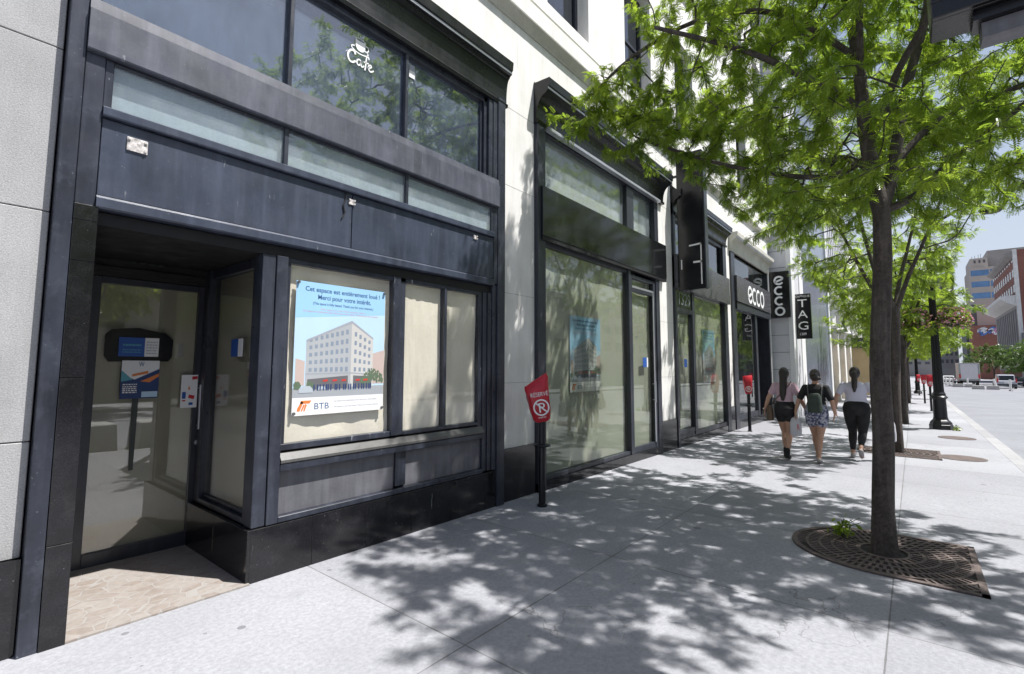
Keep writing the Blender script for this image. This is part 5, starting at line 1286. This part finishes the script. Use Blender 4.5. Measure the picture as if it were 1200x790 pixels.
def at(p,v):
    t,loc,rz,s=p; return Vector(loc)+Vector(v)*s
def bag(name,label,c,r,mat,extra=None,cat='bag'):
    t=thing(name,label,cat,tuple(c-Vector((0,0,r[2])))); m=MB(); vs=[]
    n=16; pf=[(-1,.72),(-.93,.95),(-.3,1.0),(.5,.92),(.9,.75),(1,.5)]
    for z,k in pf:
        for i in range(n):
            a=2*math.pi*i/n; cc,ss=math.cos(a),math.sin(a)
            vs.append((c.x+math.copysign(abs(cc)**.6,cc)*r[0]*k,c.y+math.copysign(abs(ss)**.6,ss)*r[1]*k,c.z+z*r[2]))
    fs=[(j*n+i,j*n+(i+1)%n,(j+1)*n+(i+1)%n,(j+1)*n+i) for j in range(len(pf)-1) for i in range(n)]+[tuple(range(n))[::-1],tuple(range((len(pf)-1)*n,len(pf)*n))]
    m.raw(vs,fs); m.build('pouch',mat,t,smooth=True)
    if extra: extra(t)
    return t
def strap1(t):
    m=MB(); m.tube([at(p1,(0,.235,.98)),at(p1,(-.115,.13,1.1)),at(p1,(-.125,.0,1.24)),at(p1,(-.09,-.10,1.37)),at(p1,(.0,-.11,1.42)),at(p1,(.1,-.05,1.32)),at(p1,(.12,.1,1.12)),at(p1,(.03,.235,.98))],.008,6); m.build('strap','brown_leather',t)
bag('shoulder_bag','brown shoulder bag on the left hip of the woman in the lilac top',at(p1,(-.01,.25,.83)),(.10,.055,.14),'brown_leather',strap1)
def strap2(t):
    for s in (-1,1):
        m=MB(); m.tube([at(p2,(-.12,s*.09,1.02)),at(p2,(-.13,s*.10,1.2)),at(p2,(-.10,s*.11,1.36)),at(p2,(0,s*.11,1.42)),at(p2,(.11,s*.11,1.3)),at(p2,(.1,s*.14,1.1)),at(p2,(-.06,s*.16,.98))],.010,6); m.build('strap','sill_metal',t)
    m=MB(); c=at(p2,(-.235,-.02,1.0)); m.box(c.x,c.x+.03,c.y-.07,c.y+.07,c.z-.06,c.z+.05); m.build('pocket','green_canvas',t,bevel=.01)
bag('backpack','small dark green backpack on the woman in the middle',at(p2,(-.165,0,1.08)),(.07,.115,.17),'green_canvas',strap2,'backpack')
def handle(pt,c,h):
    def f(t):
        m=MB(); m.tube([c+Vector((0,.07,h*.8)),pt+Vector((0,.012,0)),pt+Vector((0,-.012,0)),c+Vector((0,-.07,h*.8))],.007,6); m.build('handle','plastic_white',t)
    return f
c=at(p2,(.02,.345,.62)); 
def ex(t):
    handle(at(p2,(.01,.342,.80)),c,.17)(t)
    m=MB(); put_text(m,'R',c+Vector((-.048,-.03,-.05)),UY,V,.04,.10); m.build('red_print','red_vinyl',t,recalc=False)
bag('plastic_bag','white plastic bag with red print between the first two women',c,(.045,.095,.16),'plastic_white',ex)
c3=at(p3,(.08,-.44,.55)); bag('plastic_bag','white plastic bag held by the woman closest to the trunk',c3,(.07,.12,.2),'plastic_white',handle(at(p3,(-.01,-.44,.81)),c3,.2))
t=thing('drink_bottle','small clear bottle in the left hand of the woman in the lilac top','bottle',tuple(at(p1,(.03,.37,.70)))); cb=at(p1,(.03,.37,.70))
m=MB(); m.lathe([(.03,0),(.032,.02),(.032,.13),(.014,.17),(.014,.2)],tuple(cb),12); m.build('flask','glass',t,smooth=True)
m=MB(); m.lathe([(.016,.19),(.016,.215)],tuple(cb),10); m.build('cap','white',t)

# ------------------------------------------------------------------ camera, sky and sun
yaw,pit,rol=rad(39.21),rad(4.997),rad(.13)
F=Vector((math.cos(yaw)*math.cos(pit),math.sin(yaw)*math.cos(pit),math.sin(pit))); r0=Vector((math.sin(yaw),-math.cos(yaw),0)); u0=r0.cross(F)
Rv=r0*math.cos(rol)+u0*math.sin(rol); Uv=-r0*math.sin(rol)+u0*math.cos(rol)
cam=bpy.data.cameras.new('camera'); co=bpy.data.objects.new('camera',cam); COL.objects.link(co); sc.camera=co
co.matrix_world=Matrix(((Rv.x,Uv.x,-F.x,0),(Rv.y,Uv.y,-F.y,0),(Rv.z,Uv.z,-F.z,1.62),(0,0,0,1)))
cam.sensor_fit='HORIZONTAL'; cam.sensor_width=36; cam.lens=574.1*36/1200; cam.shift_y=-15.3/1200; cam.clip_start=.05; cam.clip_end=6000
L=Vector((.217,-.392,.895)).normalized()
sun=bpy.data.lights.new('sun','SUN'); sun.energy=5.0; sun.angle=rad(.53); sun.color=(1,.975,.945)
so=bpy.data.objects.new('sun',sun); COL.objects.link(so); so.location=(0,0,40); so.rotation_euler=L.to_track_quat('Z','Y').to_euler()
wd=bpy.data.worlds.new('World'); sc.world=wd; wd.use_nodes=True; nt=wd.node_tree; nt.nodes.clear()
sky=nt.nodes.new('ShaderNodeTexSky'); sky.sky_type='NISHITA'; sky.sun_disc=False; sky.sun_elevation=math.asin(L.z); sky.sun_rotation=math.atan2(L.x,L.y); sky.air_density=1.0; sky.dust_density=1.8; sky.ozone_density=1.5
bg=nt.nodes.new('ShaderNodeBackground'); bg.inputs[1].default_value=.078; wo=nt.nodes.new('ShaderNodeOutputWorld'); 
tcw=nt.nodes.new('ShaderNodeTexCoord'); sw=nt.nodes.new('ShaderNodeSeparateXYZ'); nt.links.new(tcw.outputs['Generated'],sw.inputs[0])
rw=nt.nodes.new('ShaderNodeValToRGB'); e=rw.color_ramp.elements; e[0].position=0; e[0].color=(.85,.85,.85,1); e[1].position=.75; e[1].color=(0,0,0,1); m_=e.new(.35); m_.color=(.42,.42,.42,1); nt.links.new(sw.outputs[2],rw.inputs[0])
nw=nt.nodes.new('ShaderNodeTexNoise'); nw.inputs['Scale'].default_value=2.2; nw.inputs['Detail'].default_value=7; nt.links.new(tcw.outputs['Generated'],nw.inputs['Vector'])
mw=nt.nodes.new('ShaderNodeMath'); mw.operation='MULTIPLY_ADD'; nt.links.new(nw.outputs['Fac'],mw.inputs[0]); mw.inputs[1].default_value=1.1; mw.inputs[2].default_value=.45
m2=nt.nodes.new('ShaderNodeMath'); m2.operation='MULTIPLY'; m2.use_clamp=True; nt.links.new(rw.outputs[0],m2.inputs[0]); nt.links.new(mw.outputs[0],m2.inputs[1])
xw=nt.nodes.new('ShaderNodeMix'); xw.data_type='RGBA'; nt.links.new(m2.outputs[0],xw.inputs[0]); nt.links.new(sky.outputs[0],xw.inputs[6]); xw.inputs[7].default_value=(6.0,6.5,7.4,1)
nt.links.new(xw.outputs[2],bg.inputs[0]); nt.links.new(bg.outputs[0],wo.inputs[0])
v=sc.view_settings; v.view_transform='Standard'; v.look='None'; v.gamma=1; v.use_curve_mapping=False; v.exposure=.68
sc.render.engine='CYCLES'; sc.cycles.use_denoising=True; sc.cycles.max_bounces=8; sc.cycles.diffuse_bounces=4; sc.cycles.glossy_bounces=4; sc.cycles.transmission_bounces=4; sc.cycles.transparent_max_bounces=16
sc.cycles.caustics_reflective=False; sc.cycles.caustics_refractive=False; sc.cycles.sample_clamp_indirect=6
